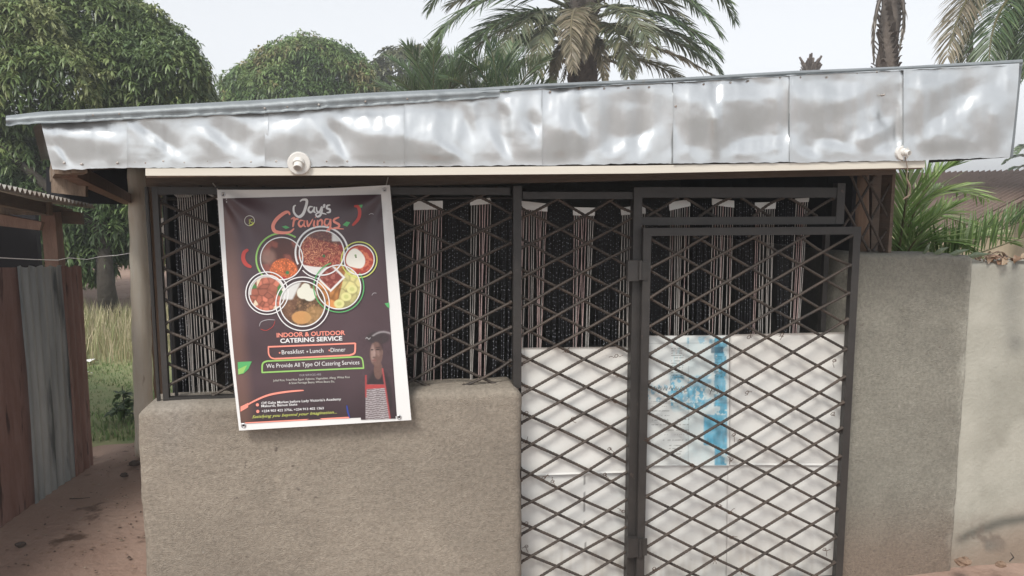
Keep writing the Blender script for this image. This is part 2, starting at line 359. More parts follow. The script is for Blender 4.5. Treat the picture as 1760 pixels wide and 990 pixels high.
# far wood behind the passage
c4 = [((rng.uniform(-34, -6), rng.uniform(20, 27), rng.uniform(.3, 2.4)), (2.2, 1.6, rng.uniform(1.2, 2.0))) for _ in range(26)]
P, N = lobed_points(c4, 4200)
o = leaf_mesh('far_bushes', P, N, 8, .42, .07, [(.035, .05, .022), (.05, .07, .03), (.08, .09, .045)], None); tagit(o, 'dark mass of bushes far behind the mango trunk', 'bushes', kind='stuff')
# small leafy sapling by trunk
sp = gr(140, 545)
t = thing('sapling', sp, 'small leafy sapling with drooping leaves beside the mango trunk', 'sapling')
P = np.array([sp+np.array((rng.normal(0, .16), rng.normal(0, .12), rng.uniform(.45, 1.15))) for _ in range(60)]); N = np.array([(0, 0, 1.)]*60)+rng.normal(0, .4, (60, 3)); N /= np.linalg.norm(N, axis=1, keepdims=True)
leaf_mesh('leaves', P, N, 7, .17, .028, [(.09, .12, .04), (.16, .18, .06), (.2, .2, .09)], t)
MB().tube([sp, sp+(0.02, 0, .6), sp+(0, .02, 1.1)], [.015, .012, .006], 6).build('stem', 'bark', t)
sp = gr(213, 728)
t = thing('weed_plant', sp, 'dark green weed growing in the grass beside the pale pole', 'weed')
P = np.array([sp+np.array((rng.normal(0, .05), rng.normal(0, .05), rng.uniform(.03, .28))) for _ in range(22)]); N = np.array([(0, 0, 1.)]*22)+rng.normal(0, .5, (22, 3)); N /= np.linalg.norm(N, axis=1, keepdims=True)
leaf_mesh('leaves', P, N, 5, .10, .022, [(.05, .09, .03), (.08, .13, .04)], t)
MB().tube([sp, sp+(0.01, 0, .15), sp+(0, .01, .3)], [.006, .005, .003], 5).build('stem', 'bark', t)

# ------------------------------------------------------------------ palms
def bez(p, n):
    p = [np.array(q, float) for q in p]; out = []
    for i in range(n):
        t = i/(n-1)
        if len(p) == 3: out.append((1-t)**2*p[0]+2*t*(1-t)*p[1]+t*t*p[2])
        else: out.append((1-t)**3*p[0]+3*t*(1-t)**2*p[1]+3*t*t*(1-t)*p[2]+t**3*p[3])
    return np.array(out)
def frond(parent, pts, L, n, W, cols, hang=.6, ang=.75, up=.15, start=.12, rad=.02, name='frond', side0=None, both=True, rcol=None, stiff=False, prof=.35):
    path = bez(pts, 60); V = []; Fq = []; C_ = []; cols = np.array(cols)
    rc = np.array(rcol if rcol is not None else (.16, .15, .07))
    # rachis
    for i in range(0, 60, 3):
        t = path[min(i+1, 59)]-path[max(i-1, 0)]; t /= np.linalg.norm(t); a = np.cross(t, (0, .3, 1.)); a /= np.linalg.norm(a); b = np.cross(t, a)
        r = rad*(1-.85*i/59)
        for j in range(5):
            th = 2*math.pi*j/5; V.append(path[i]+r*(math.cos(th)*a+math.sin(th)*b)); C_.append(rc)
    for i in range(19):
        for j in range(5): Fq.append((i*5+j, i*5+(j+1) % 5, (i+1)*5+(j+1) % 5, (i+1)*5+j))
    g = np.array((0, 0, -1.))
    for k in range(n):
        s = start+(1-start)*(k+rng.uniform(-.3, .3))/n; s = min(max(s, 0), .995); fi = s*59; i = int(fi)
        p = path[i]+(path[min(i+1, 59)]-path[i])*(fi-i)
        t = path[min(i+1, 59)]-path[max(i-1, 0)]; t /= np.linalg.norm(t)
        sd_ = np.cross(t, np.array(side0 if side0 is not None else (0, 0, 1.))); sd_ /= np.linalg.norm(sd_)+1e-6; nn = np.cross(sd_, t)
        prof_ = math.sin(math.pi*min(1, .12+s*.86))**prof*(1-.35*s)
        for sg in ((1, -1) if both else (1,)):
            a_ = ang*(1-.45*s)*rng.uniform(.85, 1.15)
            d = sd_*sg*math.sin(a_)+t*math.cos(a_)+nn*(up+rng.normal(0, .12)); d /= np.linalg.norm(d)
            ll = L*prof_*rng.uniform(.85, 1.12); hg = hang*rng.uniform(.6, 1.3); w_ = W*rng.uniform(.8, 1.2)
            wv = np.cross(d, nn+rng.normal(0, .5, 3)); wv /= np.linalg.norm(wv)+1e-6
            b0 = len(V); c = cols[rng.integers(len(cols))]*rng.uniform(.7, 1.25)
            q = p.copy(); dd = d.copy()
            for m_, ww in enumerate((.35, 1.0, .8, .08)):
                V.append(q+wv*w_*ww); V.append(q-wv*w_*ww); C_ += [c, c*(1.15 if m_ == 3 else 1)]
                dd = dd+g*hg*(.35 if m_ else .12); dd /= np.linalg.norm(dd); q = q+dd*ll/3
            for m_ in range(3): Fq.append((b0+2*m_, b0+2*m_+1, b0+2*m_+3, b0+2*m_+2))
    return np_mesh(name, np.array(V), np.array(Fq), 'leaf', parent, tint=np.array(C_))
G1 = [(.065, .115, .05), (.095, .155, .065), (.13, .185, .08)]; G2 = [(.12, .145, .085), (.17, .185, .11), (.21, .205, .125)]; BR = [(.22, .19, .125), (.29, .245, .17), (.18, .165, .105)]
def palm_trunk(parent, base, top, r, lean=(0, 0), scales=True, n=26):
    base, top = np.array(base, float), np.array(top, float); mb = MB(); pts = []; rs = []
    for i in range(n):
        t = i/(n-1); pts.append(base+(top-base)*t); rs.append(r*(1.15-.2*t)*(1+.06*math.sin(i*2.2)+rng.normal(0, .03)))
    mb.tube(pts, rs, 12)
    if scales:
        ax = (top-base); Lh = np.linalg.norm(ax); k = int(Lh/.09)
        for i in range(k):
            for j in range(5):
                th = i*2.4+j*1.2566; c = base+ax*((i+.5)/k); d = np.array((math.cos(th), math.sin(th), 0)); sdv = np.array((-d[1], d[0], 0)); rr = r*1.02
                w_ = r*.30; h_ = .10*rng.uniform(.6, 1.4); o_ = rng.uniform(.02, .07)
                mb.hexa([c+d*rr*.9-sdv*w_, c+d*rr*.9+sdv*w_, c+d*rr-sdv*-w_+(0, 0, .02), c+d*rr-sdv*w_+(0, 0, .02),
                         c+d*(rr+o_)-sdv*w_*.5+(0, 0, h_), c+d*(rr+o_)+sdv*w_*.5+(0, 0, h_), c+d*(rr+o_+.02)+sdv*w_*.5+(0, 0, h_), c+d*(rr+o_+.02)-sdv*w_*.5+(0, 0, h_)])
    mb.build('trunk', 'palm_bark', parent)
# main oil palm (crown hub just above the top of the picture)
PD = 15.5
hub = atd(1003, 15, PD); pb = hub.copy(); pb[2] = 0
oil = thing('oil_palm', pb, 'tall oil palm with full crown of arching fronds above the middle of the roof', 'palm tree')
palm_trunk(oil, pb, hub+(0, 0, .3), .30)
def F_(p0, p1, p2, p3=None, dz=(0, 0, 0, 0)):
    ps = [p0, p1, p2]+([p3] if p3 else [])
    return [atd(p[0], p[1], PD+z) for p, z in zip(ps, dz)]
specs = [  # control points in picture space, depth shifts, colours, leaflet length, hang
 (F_((985, 20), (880, -60), (745, 30), (740, 100), (0, -.6, -1.2, -1.4)), G1, .62, .85),
 (F_((985, 10), (900, -120), (770, -60), (735, 20), (0, .5, 1.2, 1.4)), G1, .6, .9),
 (F_((990, 30), (930, -20), (850, 70), (845, 150), (0, -1, -1.8, -2)), G2, .6, .8),
 (F_((980, 35), (900, 20), (810, 60), (780, 140), (0, .6, 1.5, 1.8)), G1, .6, .7),
 (F_((1000, 30), (985, -10), (975, 40), (985, 120), (-.3, -1.2, -2, -2)), BR, .55, 1.1),
 (F_((1005, 30), (1010, 10), (1005, 50), (1000, 100), (-.3, -1.0, -1.5, -1.6)), BR, .5, 1.1),
 (F_((1010, 20), (1080, -60), (1180, -30), (1240, 60), (0, -.6, -1.2, -1.4)), G1, .62, .8),
 (F_((1010, 10), (1100, -110), (1230, -60), (1262, 35), (0, .5, 1.0, 1.2)), G1, .6, .9),
 (F_((1015, 35), (1080, 0), (1170, 20), (1235, 95), (0, -.8, -1.4, -1.6)), G1, .6, .75),
 (F_((1020, 90), (1080, 60), (1150, 80), (1225, 130), (0, -.5, -1.0, -1.2)), BR, .5, .9),
 (F_((1018, 105), (1070, 85), (1140, 110), (1190, 150), (0, .5, .8, 1.0)), G2, .5, .8),
 (F_((985, 100), (930, 80), (880, 110), (840, 165), (0, -.5, -1.0, -1.2)), G2, .5, .9),
 (F_((985, 85), (930, 50), (870, 70), (820, 130), (0, .5, 1.0, 1.2)), G1, .5, .8),
 (F_((1000, 0), (960, -120), (890, -140), (820, -60), (0, -1, -2, -2.5)), G1, .6, .8),
 (F_((1000, 0), (1040, -140), (1110, -150), (1180, -70), (0, -1, -2, -2.5)), G1, .6, .8),
 (F_((1005, 25), (1050, -10), (1100, 20), (1120, 90), (0, -1, -2.2, -2.5)), G2, .55, .9),
 (F_((975, 60), (920, 40), (880, 60), (862, 120), (0, -.8, -1.2, -1.3)), G1, .5, .9),
 (F_((985, 40), (950, 10), (920, 50), (925, 130), (0, -1, -1.6, -1.7)), G2, .5, 1.0),
 (F_((1015, 50), (1050, 20), (1075, 60), (1080, 130), (0, -1, -1.6, -1.7)), G2, .5, 1.0),
 (F_((1000, 70), (1020, 50), (1035, 80), (1040, 140), (-.3, -.8, -1.0, -1.1)), BR, .4, 1.1),
 (F_((1000, 70), (970, 60), (955, 90), (950, 145), (-.3, -.8, -1.0, -1.1)), BR, .4, 1.1),
 (F_((1015, 60), (1100, 20), (1190, 50), (1240, 125), (0, -.5, -.6, -.7)), G1, .55, .8),
 (F_((1010, 0), (1060, -90), (1150, -60), (1200, 20), (0, .8, 1.4, 1.6)), G1, .6, .8),
 (F_((985, 50), (920, 0), (850, 20), (790, 90), (0, 1.0, 1.6, 1.8)), G1, .6, .8),
 (F_((990, 0), (920, -90), (840, -80), (780, -20), (0, .8, 1.4, 1.6)), G1, .6, .8),
 (F_((1010, 60), (1090, 30), (1160, 60), (1215, 110), (0, .6, 1.0, 1.2)), G1, .5, .9),
 (F_((990, 60), (930, 10), (870, 20), (800, 80), (0, -.6, -1.0, -1.2)), G1, .55, .8),
 (F_((990, 20), (930, -60), (850, -30), (770, 10), (0, .3, .6, .8)), G2, .6, .8),
 (F_((1010, 20), (1070, -40), (1120, -20), (1190, 50), (0, .3, .6, .8)), G2, .6, .8),
]
for ps, cc, L_, hg in specs:
    frond(oil, ps, L_*(1.05 if cc is BR else 1.5), 88, .017, cc, hang=hg*.75, ang=1.0, up=.1, start=.15, rad=.045, rcol=(.20, .17, .10) if cc is BR else (.14, .15, .08))
# dead bits on the trunk
for k in range(9):
    a = rng.uniform(0, 6.28); b = hub+np.array((math.cos(a)*.34, math.sin(a)*.34-.1, rng.uniform(-1.5, -.2)))
    frond(oil, [b, b+np.array((math.cos(a)*.3, math.sin(a)*.3, .25)), b+np.array((math.cos(a)*.55, math.sin(a)*.55, -.35))], .25, 12, .012, BR, hang=1.0, start=.35, rad=.05, rcol=(.16, .12, .08))
# young palms in front of it
def young_palm(label, bx, by, dist, fr, cols):
    c = atd(bx, by, dist); b = c.copy(); b[2] = 0
    t = thing('young_palm', b, label, 'palm tree')
    MB().tube([b, (b+c)/2+(.05, 0, 0), c], [.14, .12, .1], 9).build('trunk', 'palm_bark', t)
    for (dx, dy, kx, ky) in fr:
        p1 = atd(bx+kx, by+ky, dist+rng.uniform(-.4, .4)); p2 = atd(bx+dx, by+dy, dist+rng.uniform(-.9, .6))
        frond(t, [c, p1, p2], .62, 56, .0085, cols, hang=.22, ang=.8, up=.15, start=.2, rad=.022)
    return t
young_palm('young green palm with spiky upright fronds, left of the pair by the oil palm', 745, 230, 13.0,
           [(-75, -130, -20, -110), (-45, -150, -10, -100), (0, -150, 0, -80), (40, -140, 15, -90), (80, -110, 30, -110), (-100, -80, -50, -90), (110, -70, 60, -95), (-65, -95, -30, -80), (60, -135, 25, -100)], G1+[(.09, .15, .06)])
young_palm('young dark palm with stiff upright fronds, right of the pair by the oil palm', 862, 225, 12.6,
           [(-60, -130, -20, -100), (-20, -150, -5, -90), (20, -150, 8, -90), (70, -120, 30, -100), (-95, -90, -50, -90), (95, -75, 50, -90), (5, -120, 3, -80)], G1+[(.07, .13, .06)])
# bare palm trunk right
tt = atd(1537, -60, 13); b = tt.copy(); b[2] = 0; b[0] -= .12
bp_ = thing('palm_stump', b, 'tall bare palm trunk with dead fronds hanging down it, right of centre', 'palm trunk')
palm_trunk(bp_, b, tt, .17)
for (x0, y0, x1, y1, x2, y2) in ((1520, -20, 1496, 30, 1502, 115), (1545, -20, 1562, 20, 1545, 90)):
    frond(bp_, [atd(x0, y0, 12.75), atd(x1, y1, 12.6), atd(x2, y2, 12.7)], .28, 16, .012, [(.11, .095, .07), (.15, .125, .095)], hang=1.3, ang=.22, start=.3, rad=.045, rcol=(.10, .08, .065), name='dead_frond')
# short distant stump
tt = atd(1393, 108, 24); b = tt.copy(); b[2] = 0
ds = thing('palm_stump', b, 'short distant palm stump with ragged top, poking just above the roof edge', 'palm trunk')
palm_trunk(ds, b, tt, .23)
mb = MB()
for k in range(22):
    a = rng.uniform(0, 6.28); p = tt+np.array((math.cos(a)*.18, math.sin(a)*.18, -.15+rng.uniform(-.2, .1)))
    mb.tube([p, p+np.array((math.cos(a)*.16, math.sin(a)*.16, rng.uniform(.15, .32)))], [.06, .03], 5)
mb.build('leaf_stubs', 'palm_bark', ds)
# right palm, hub out of the top right corner
PD = 11.5; hub = atd(1850, -70, PD); b = hub.copy(); b[2] = 0
rp = thing('oil_palm', b, 'drooping palm at the top right corner, fronds hanging toward the roof end', 'palm tree')
palm_trunk(rp, b, hub, .3)
for ps, cc, L_, hg in [
 (F_((1850, -70), (1700, -110), (1650, -10), (1628, 100), (0, -.4, -.8, -1)), BR, .6, .9),
 (F_((1850, -70), (1700, -60), (1665, 20), (1660, 105), (0, .4, .6, .8)), G2, .6, .9),
 (F_((1850, -70), (1730, -40), (1700, 30), (1700, 110), (0, -.5, -.9, -1)), G1, .6, .8),
 (F_((1850, -70), (1760, -20), (1740, 40), (1730, 120), (0, .4, .6, .8)), G1, .6, .8),
 (F_((1850, -70), (1790, -20), (1780, 40), (1770, 120), (0, -.4, -.6, -.6)), G1, .6, .8),
 (F_((1850, -70), (1720, -90), (1680, -20), (1640, 60), (0, .8, 1.2, 1.4)), G2, .6, .8),
 (F_((1850, -70), (1780, -60), (1735, 10), (1722, 120), (0, .9, 1.2, 1.3)), G1, .6, .8),
 (F_((1850, -70), (1800, -50), (1765, 10), (1750, 130), (0, .9, 1.2, 1.3)), G1, .6, .8),
 (F_((1850, -70), (1850, -110), (1950, -60), (2000, 60), (0, -.4, -.8, -1)), G1, .6, .9),
 (F_((1850, -70), (1800, -160), (1850, -160), (1900, -90), (0, -.9, -1.8, -2)), G1, .6, .9)]:
    frond(rp, ps, L_*1.35, 110, .011, cc, hang=hg*.8, ang=1.0, up=.1, start=.12, rad=.04)
# far palm at right edge
PD = 34; hub = atd(1790, 290, PD); b = hub.copy(); b[2] = 0
fp = thing('oil_palm', b, 'far small palm at the right edge beyond the neighbouring roof', 'palm tree')
palm_trunk(fp, b, hub, .25, scales=False)
for a in range(9):
    th = a/9*math.pi*1.2-.3; dx, dy = math.cos(th)*75, -math.sin(th)*55
    frond(fp, F_((1790, 290), (1790+dx*.5, 290+dy*1.2-8), (1790+dx, 290+dy+18), None, (0, 0, rng.uniform(-1, 1), 0)), .6, 26, .05, G1, hang=.7, ang=1.0, rad=.05)

# ================================================================== NEIGHBOUR HOUSE
P2 = at(1655, 392, 6.0); P4 = at(1850, 291, 9.0)
ev = np.array((-5.0, 1.5, -.12))*.9
P1 = P2+ev; P3 = P4+ev
nb = thing('house', (P2[0], P2[1], 0), 'cream walled neighbouring house with a brown ribbed metal roof', 'house')
mb = MB(); nseg = 96
A0, A1 = P2, P4; nrm = np.cross(P1-P2, P4-P2); nrm /= np.linalg.norm(nrm)
if nrm[2] < 0: nrm = -nrm
V = []
for i in range(nseg*3+1):
    ph = i % 6; h = .035 if ph == 0 else 0.0
    o_ = (P1-P2)*i/(nseg*3); V += [P2+o_+nrm*h, P4+o_+nrm*h]
mb.add(V, [(2*i, 2*i+1, 2*i+3, 2*i+2) for i in range(nseg*3)])
mb.build('roof', 'neigh_roof', nb)
mb = MB()
g1 = P2+(-.15, .1, -.06); g2 = P4+(-.15, .1, -.06); g0a = g1.copy(); g0a[2] = -.3; g0b = g2.copy(); g0b[2] = -.3
mb.hexa([g0a, g0b, g0b+(-.15, .0, 0), g0a+(-.15, 0, 0), g1, g2, g2+(-.15, 0, 0), g1+(-.15, 0, 0)])
e1 = P1+(.3, .1, -.06); e0 = e1.copy(); e0[2] = -.3; e2 = g1.copy(); e20 = g0a.copy()
mb.hexa([e0, e20, e20+(0, .15, 0), e0+(0, .15, 0), e1, e2, e2+(0, .15, 0), e1+(0, .15, 0)])
# other gable half so that it has depth from the side
P6 = P4+np.array((1.9, 1.4, -.8)); w0 = P6+(-.15, .1, -.06); w00 = w0.copy(); w00[2] = -.3
mb.hexa([g0b, w00, w00+(-.15, .15, 0), g0b+(-.15, .15, 0), g2, w0, w0+(-.15, .15, 0), g2+(-.15, .15, 0)])
mb.build('wall', 'neigh_wall', nb)
MB().tube([P2+(0, -.02, -.02), P4+(0, -.02, -.02)], .03, 6).build('verge_trim', 'neigh_roof', nb)
mb = MB(); q = at(1672, 400, 6.0); mb.box(q-(.16, .0, .12), q+(.12, .2, .06)); mb.build('eave_end', 'dark_wood', nb)

# ================================================================== KIOSK
FY = -.30
ko = at(600, 900, 0); KO = (float(ko[0]), 0.0, 0.0)
K = thing('food_kiosk', KO, 'low plastered food kiosk with crumpled metal fascia and black rebar grilles', 'kiosk')

def plaster_block(name, parent, outline_px, Yf, Yb, mat_, colf, en=.012, res=.012, bulge=.0, rad=.05, label=None, zmin=None, amp=.010):
    """wall with a rounded, uneven edge: outline as polygon functions left(z), right(z), top(x)"""
    (xl, xr, zt0, zt1) = outline_px
    nx = int((xr-xl)/res)+1; z0 = -.26; nz = int((max(zt0, zt1)-z0)/res)+1
    # wrap profile: front face with rounded shoulders going to the back on left, right and top
    u = np.linspace(0, 1, nx); v = np.linspace(0, 1, nz)
    U, Vv = np.meshgrid(u, v, indexing='ij')
    Xw = xl+(xr-xl)*U; top = zt0+(zt1-zt0)*U+(fbm(U*9, U*0+2)-.5)*.012
    Zw = z0+(top-z0)*Vv
    dl = Xw-xl; dr_ = xr-Xw; dt = top-Zw
    def rnd(d): return np.where(d < rad, rad-np.sqrt(np.maximum(rad**2-(rad-d)**2, 0)), 0)
    dep = np.maximum(np.maximum(rnd(dl), rnd(dr_)), rnd(dt))
    cr = .5*rad*np.clip(1-dl/rad, 0, 1)*np.clip(1-dt/(rad), 0, 1)+.5*rad*np.clip(1-dr_/rad, 0, 1)*np.clip(1-dt/rad, 0, 1)
    Yw = Yf+dep-(fbm(Xw*70, Zw*70, o=2)-.5)*amp*.5-(fbm(Xw*2.3, Zw*2.3)-.5)*.02+bulge*0
    Zw = Zw-cr*1.0
    Xw = Xw+np.where(U < .5, 1, -1)*cr*.8+(fbm(Zw*9, Zw*0+9)-.5)*en*(np.abs(U-.5)*2)**4
    Vf = np.stack([Xw, Yw, Zw], -1).reshape(-1, 3)
    Fq = grid_faces(nx, nz)[:, ::-1]
    # sides and top back to Yb
    idx = np.arange(nx*nz).reshape(nx, nz); ring = np.concatenate([idx[0, :], idx[1:, -1], idx[-1, -2::-1]])
    back = Vf[ring].copy(); back[:, 1] = Yb; off = len(Vf); m_ = len(ring)
    Fs = np.array([(ring[i], ring[i+1], off+i+1, off+i) for i in range(m_-1)])
    # back face
    bi = np.arange(off, off+m_)
    V2 = np.concatenate([Vf, back]); C_ = colf(V2)
    o = np_mesh(name, V2, np.concatenate([Fq, Fs]), mat_, parent, tint=C_, smooth=True, label=label)
    mbk = MB(); return o
def px_of(V):
    d = V-CC; return 880+F*(d@RT)/(d@FW), 495-F*(d@UP)/(d@FW)
def col_front(V):
    n = fbm(V[:, 0]*1.5, V[:, 2]*1.5, 1)[:, None]; n2 = fbm(V[:, 0]*9, V[:, 2]*9, 3)[:, None]
    lime = smoothstep(.55, .8, fbm(V[:, 0]*2.2+4, V[:, 2]*2.2, 5))[:, None]
    c = np.array((.285, .248, .202))*(.74+.52*n)*(.86+.28*n2)
    return c*(1-.35*lime)+np.array((.33, .31, .285))*.35*lime
zl = at(300, 698, -.1)[2]; zr = at(880, 668, -.1)[2]
xl = at(236, 800, -.1)[0]; xr = at(898, 800, -.1)[0]
plaster_block('front_wall', K, (xl, xr, zl, zr), -.10, .12, 'rough_plaster', col_front, res=.009, rad=.038)
# right front stub wall
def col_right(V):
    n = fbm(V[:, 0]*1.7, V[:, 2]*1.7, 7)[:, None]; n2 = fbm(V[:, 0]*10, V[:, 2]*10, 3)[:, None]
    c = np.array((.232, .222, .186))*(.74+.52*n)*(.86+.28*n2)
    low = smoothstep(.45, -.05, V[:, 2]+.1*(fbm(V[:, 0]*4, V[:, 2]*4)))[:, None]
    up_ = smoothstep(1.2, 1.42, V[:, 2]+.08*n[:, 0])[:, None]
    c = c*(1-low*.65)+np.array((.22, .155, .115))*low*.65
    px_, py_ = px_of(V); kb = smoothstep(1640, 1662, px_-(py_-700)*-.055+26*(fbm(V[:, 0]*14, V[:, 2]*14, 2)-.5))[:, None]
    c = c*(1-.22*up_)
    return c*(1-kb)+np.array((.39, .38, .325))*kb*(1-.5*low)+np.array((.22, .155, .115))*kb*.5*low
xa = at(1440, 700, .02)[0]; xb = at(1668, 600, .02)[0]; xb2 = at(1640, 900, .02)[0]
zt = at(1480, 433, .02)[2]; zt2 = at(1640, 440, .02)[2]
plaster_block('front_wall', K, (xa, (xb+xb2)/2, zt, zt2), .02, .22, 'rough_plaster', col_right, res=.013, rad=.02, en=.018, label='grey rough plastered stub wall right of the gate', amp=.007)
RL, RR = at(66, 200, FY), at(1757, 112, FY)
zt_at = lambda x: RL[2]+(RR[2]-RL[2])*(x-RL[0])/(RR[0]-RL[0])
roofz = lambda x, y: zt_at(x)-.06+.036*(y-FY)
XBL = float(at(78, 300, 2.75)[0])
leftx = lambda y: RL[0]+(XBL-RL[0])*(y-FY)/(2.75-FY)
# side and back walls
rx = at(1452, 600, .1)[0]
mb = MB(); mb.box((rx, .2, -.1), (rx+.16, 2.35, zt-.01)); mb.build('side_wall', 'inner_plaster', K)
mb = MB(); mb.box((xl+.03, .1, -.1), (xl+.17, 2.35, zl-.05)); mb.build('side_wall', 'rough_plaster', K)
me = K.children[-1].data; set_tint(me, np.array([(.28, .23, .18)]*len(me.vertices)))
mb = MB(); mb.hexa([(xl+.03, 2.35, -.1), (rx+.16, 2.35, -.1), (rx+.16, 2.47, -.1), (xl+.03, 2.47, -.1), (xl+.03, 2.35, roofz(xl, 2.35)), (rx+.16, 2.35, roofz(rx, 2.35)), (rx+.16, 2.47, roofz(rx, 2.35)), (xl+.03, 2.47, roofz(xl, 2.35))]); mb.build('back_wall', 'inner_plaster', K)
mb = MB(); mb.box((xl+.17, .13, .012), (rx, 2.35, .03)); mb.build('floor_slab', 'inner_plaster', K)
# dark blockers added on both sides to keep light out of the interior
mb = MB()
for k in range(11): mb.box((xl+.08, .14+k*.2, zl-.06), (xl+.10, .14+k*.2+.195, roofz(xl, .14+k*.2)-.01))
mb.build('side_blockers', 'shade_black', K)
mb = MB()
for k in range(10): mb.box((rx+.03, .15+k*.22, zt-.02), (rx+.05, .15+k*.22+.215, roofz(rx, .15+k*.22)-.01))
mb.build('side_blockers', 'shade_black', K)

# roof (slopes up to the right, slightly down to the back)
RL, RR = at(66, 200, FY), at(1757, 112, FY)
zt_at = lambda x: RL[2]+(RR[2]-RL[2])*(x-RL[0])/(RR[0]-RL[0])
xs = np.linspace(RL[0]-.02, RR[0], 330); mbv = []
for i, x in enumerate(xs):
    for yy in (FY+.012, 2.75):
        f_ = i/(len(xs)-1); xx_ = x+(leftx(yy)-RL[0])*(1-f_); mbv.append((xx_, yy, roofz(xx_, yy)+.025+.011*math.sin(i*2*math.pi/8)))
mb = MB(); mb.add(mbv, [(2*i, 2*i+1, 2*i+3, 2*i+2) for i in range(len(xs)-1)]); mb.build('roof_sheet', 'zinc_dull', K, smooth=True)
# dark under-roof: soffit ceiling and purlins
zs = lambda x: zt_at(x)-.10
mb = MB()
x0, x1 = at(135, 300, -.2)[0], RR[0]-.05
def beam(mb, a, b, w_, h_):
    a, b = np.array(a, float), np.array(b, float); d = (b-a); d /= np.linalg.norm(d); s = np.cross(d, (0, 0, 1.)); s /= np.linalg.norm(s); u = np.cross(s, d)
    c = [-s*w_/2-u*h_/2, s*w_/2-u*h_/2, s*w_/2+u*h_/2, -s*w_/2+u*h_/2]
    mb.hexa([a+c[0], b+c[0], b+c[1], a+c[1], a+c[3], b+c[3], b+c[2], a+c[2]])
for yy in (-.24, .35, 1.1, 1.9, 2.6): xq = leftx(yy)+.12 if yy > 0 else x0; beam(mb, (xq, yy, roofz(xq, yy)-.03), (x1, yy, roofz(x1, yy)-.03), .05, .07)
mb.build('purlins', 'dark_wood', K)
mb = MB(); a = at(100, 300, -.2)
for px_ in (122, 150): 
    xx = at(px_, 300, -.2)[0]; xk = xx+leftx(2.6)-RL[0]; beam(mb, (xx, -.27, zs(xx)-.06), (xk, 2.6, roofz(xk, 2.6)-.09), .05, .08)
mb.build('rafters', 'brown_wood', K)
# hanging boards at the back left, under-roof shade put into their near-black colour
mb = MB(); mb.slab([at(80, 349, 2.62), at(262, 352, 2.62), (at(262, 300, 2.62)[0], 2.62, roofz(at(262, 300, 2.62)[0], 2.62)-.02), (at(80, 300, 2.62)[0], 2.62, roofz(at(80, 300, 2.62)[0], 2.62)-.02)], .03); mb.build('back_board', 'shade_black', K)
mb = MB(); mb.slab([at(88, 331, .55), at(147, 338, .55), at(147, 280, .55), at(88, 280, .55)], .03); mb.build('corner_board', 'brown_wood', K)
mb = MB(); beam(mb, at(118, 292, .1), at(222, 344, 2.3), .06, .06); mb.build('brace', 'red_wood', K)
# header board over the grilles
hx0, hx1 = at(250, 310, .03)[0], at(1534, 310, .03)[0]
q = [at(250, 322, .03), at(1534, 318, .03), None, None]
mb = MB(); mb.hexa([(hx0, .03, at(262, 330, .03)[2]), (hx1, .03, at(1530, 300, .03)[2]), (hx1, .09, at(1530, 300, .03)[2]), (hx0, .09, at(262, 330, .03)[2]),
    (hx0, .03, zs(hx0)+.05), (hx1, .03, zs(hx1)+.05), (hx1, .09, zs(hx1)+.05), (hx0, .09, zs(hx0)+.05)])
mb.build('header_board', 'dark_wood', K)
# sloping soffit board between fascia and header
mb = MB(); a0, a1 = at(252, 297, FY+.03), at(1540, 285, FY+.03)
mb.hexa([a0, a1, (a1[0], .03, a1[2]+.02), (a0[0], .03, a0[2]+.02), a0+(0, 0, .02), a1+(0, 0, .02), (a1[0], .03, a1[2]+.04), (a0[0], .03, a0[2]+.04)])
mb.build('soffit', 'dark_wood', K)

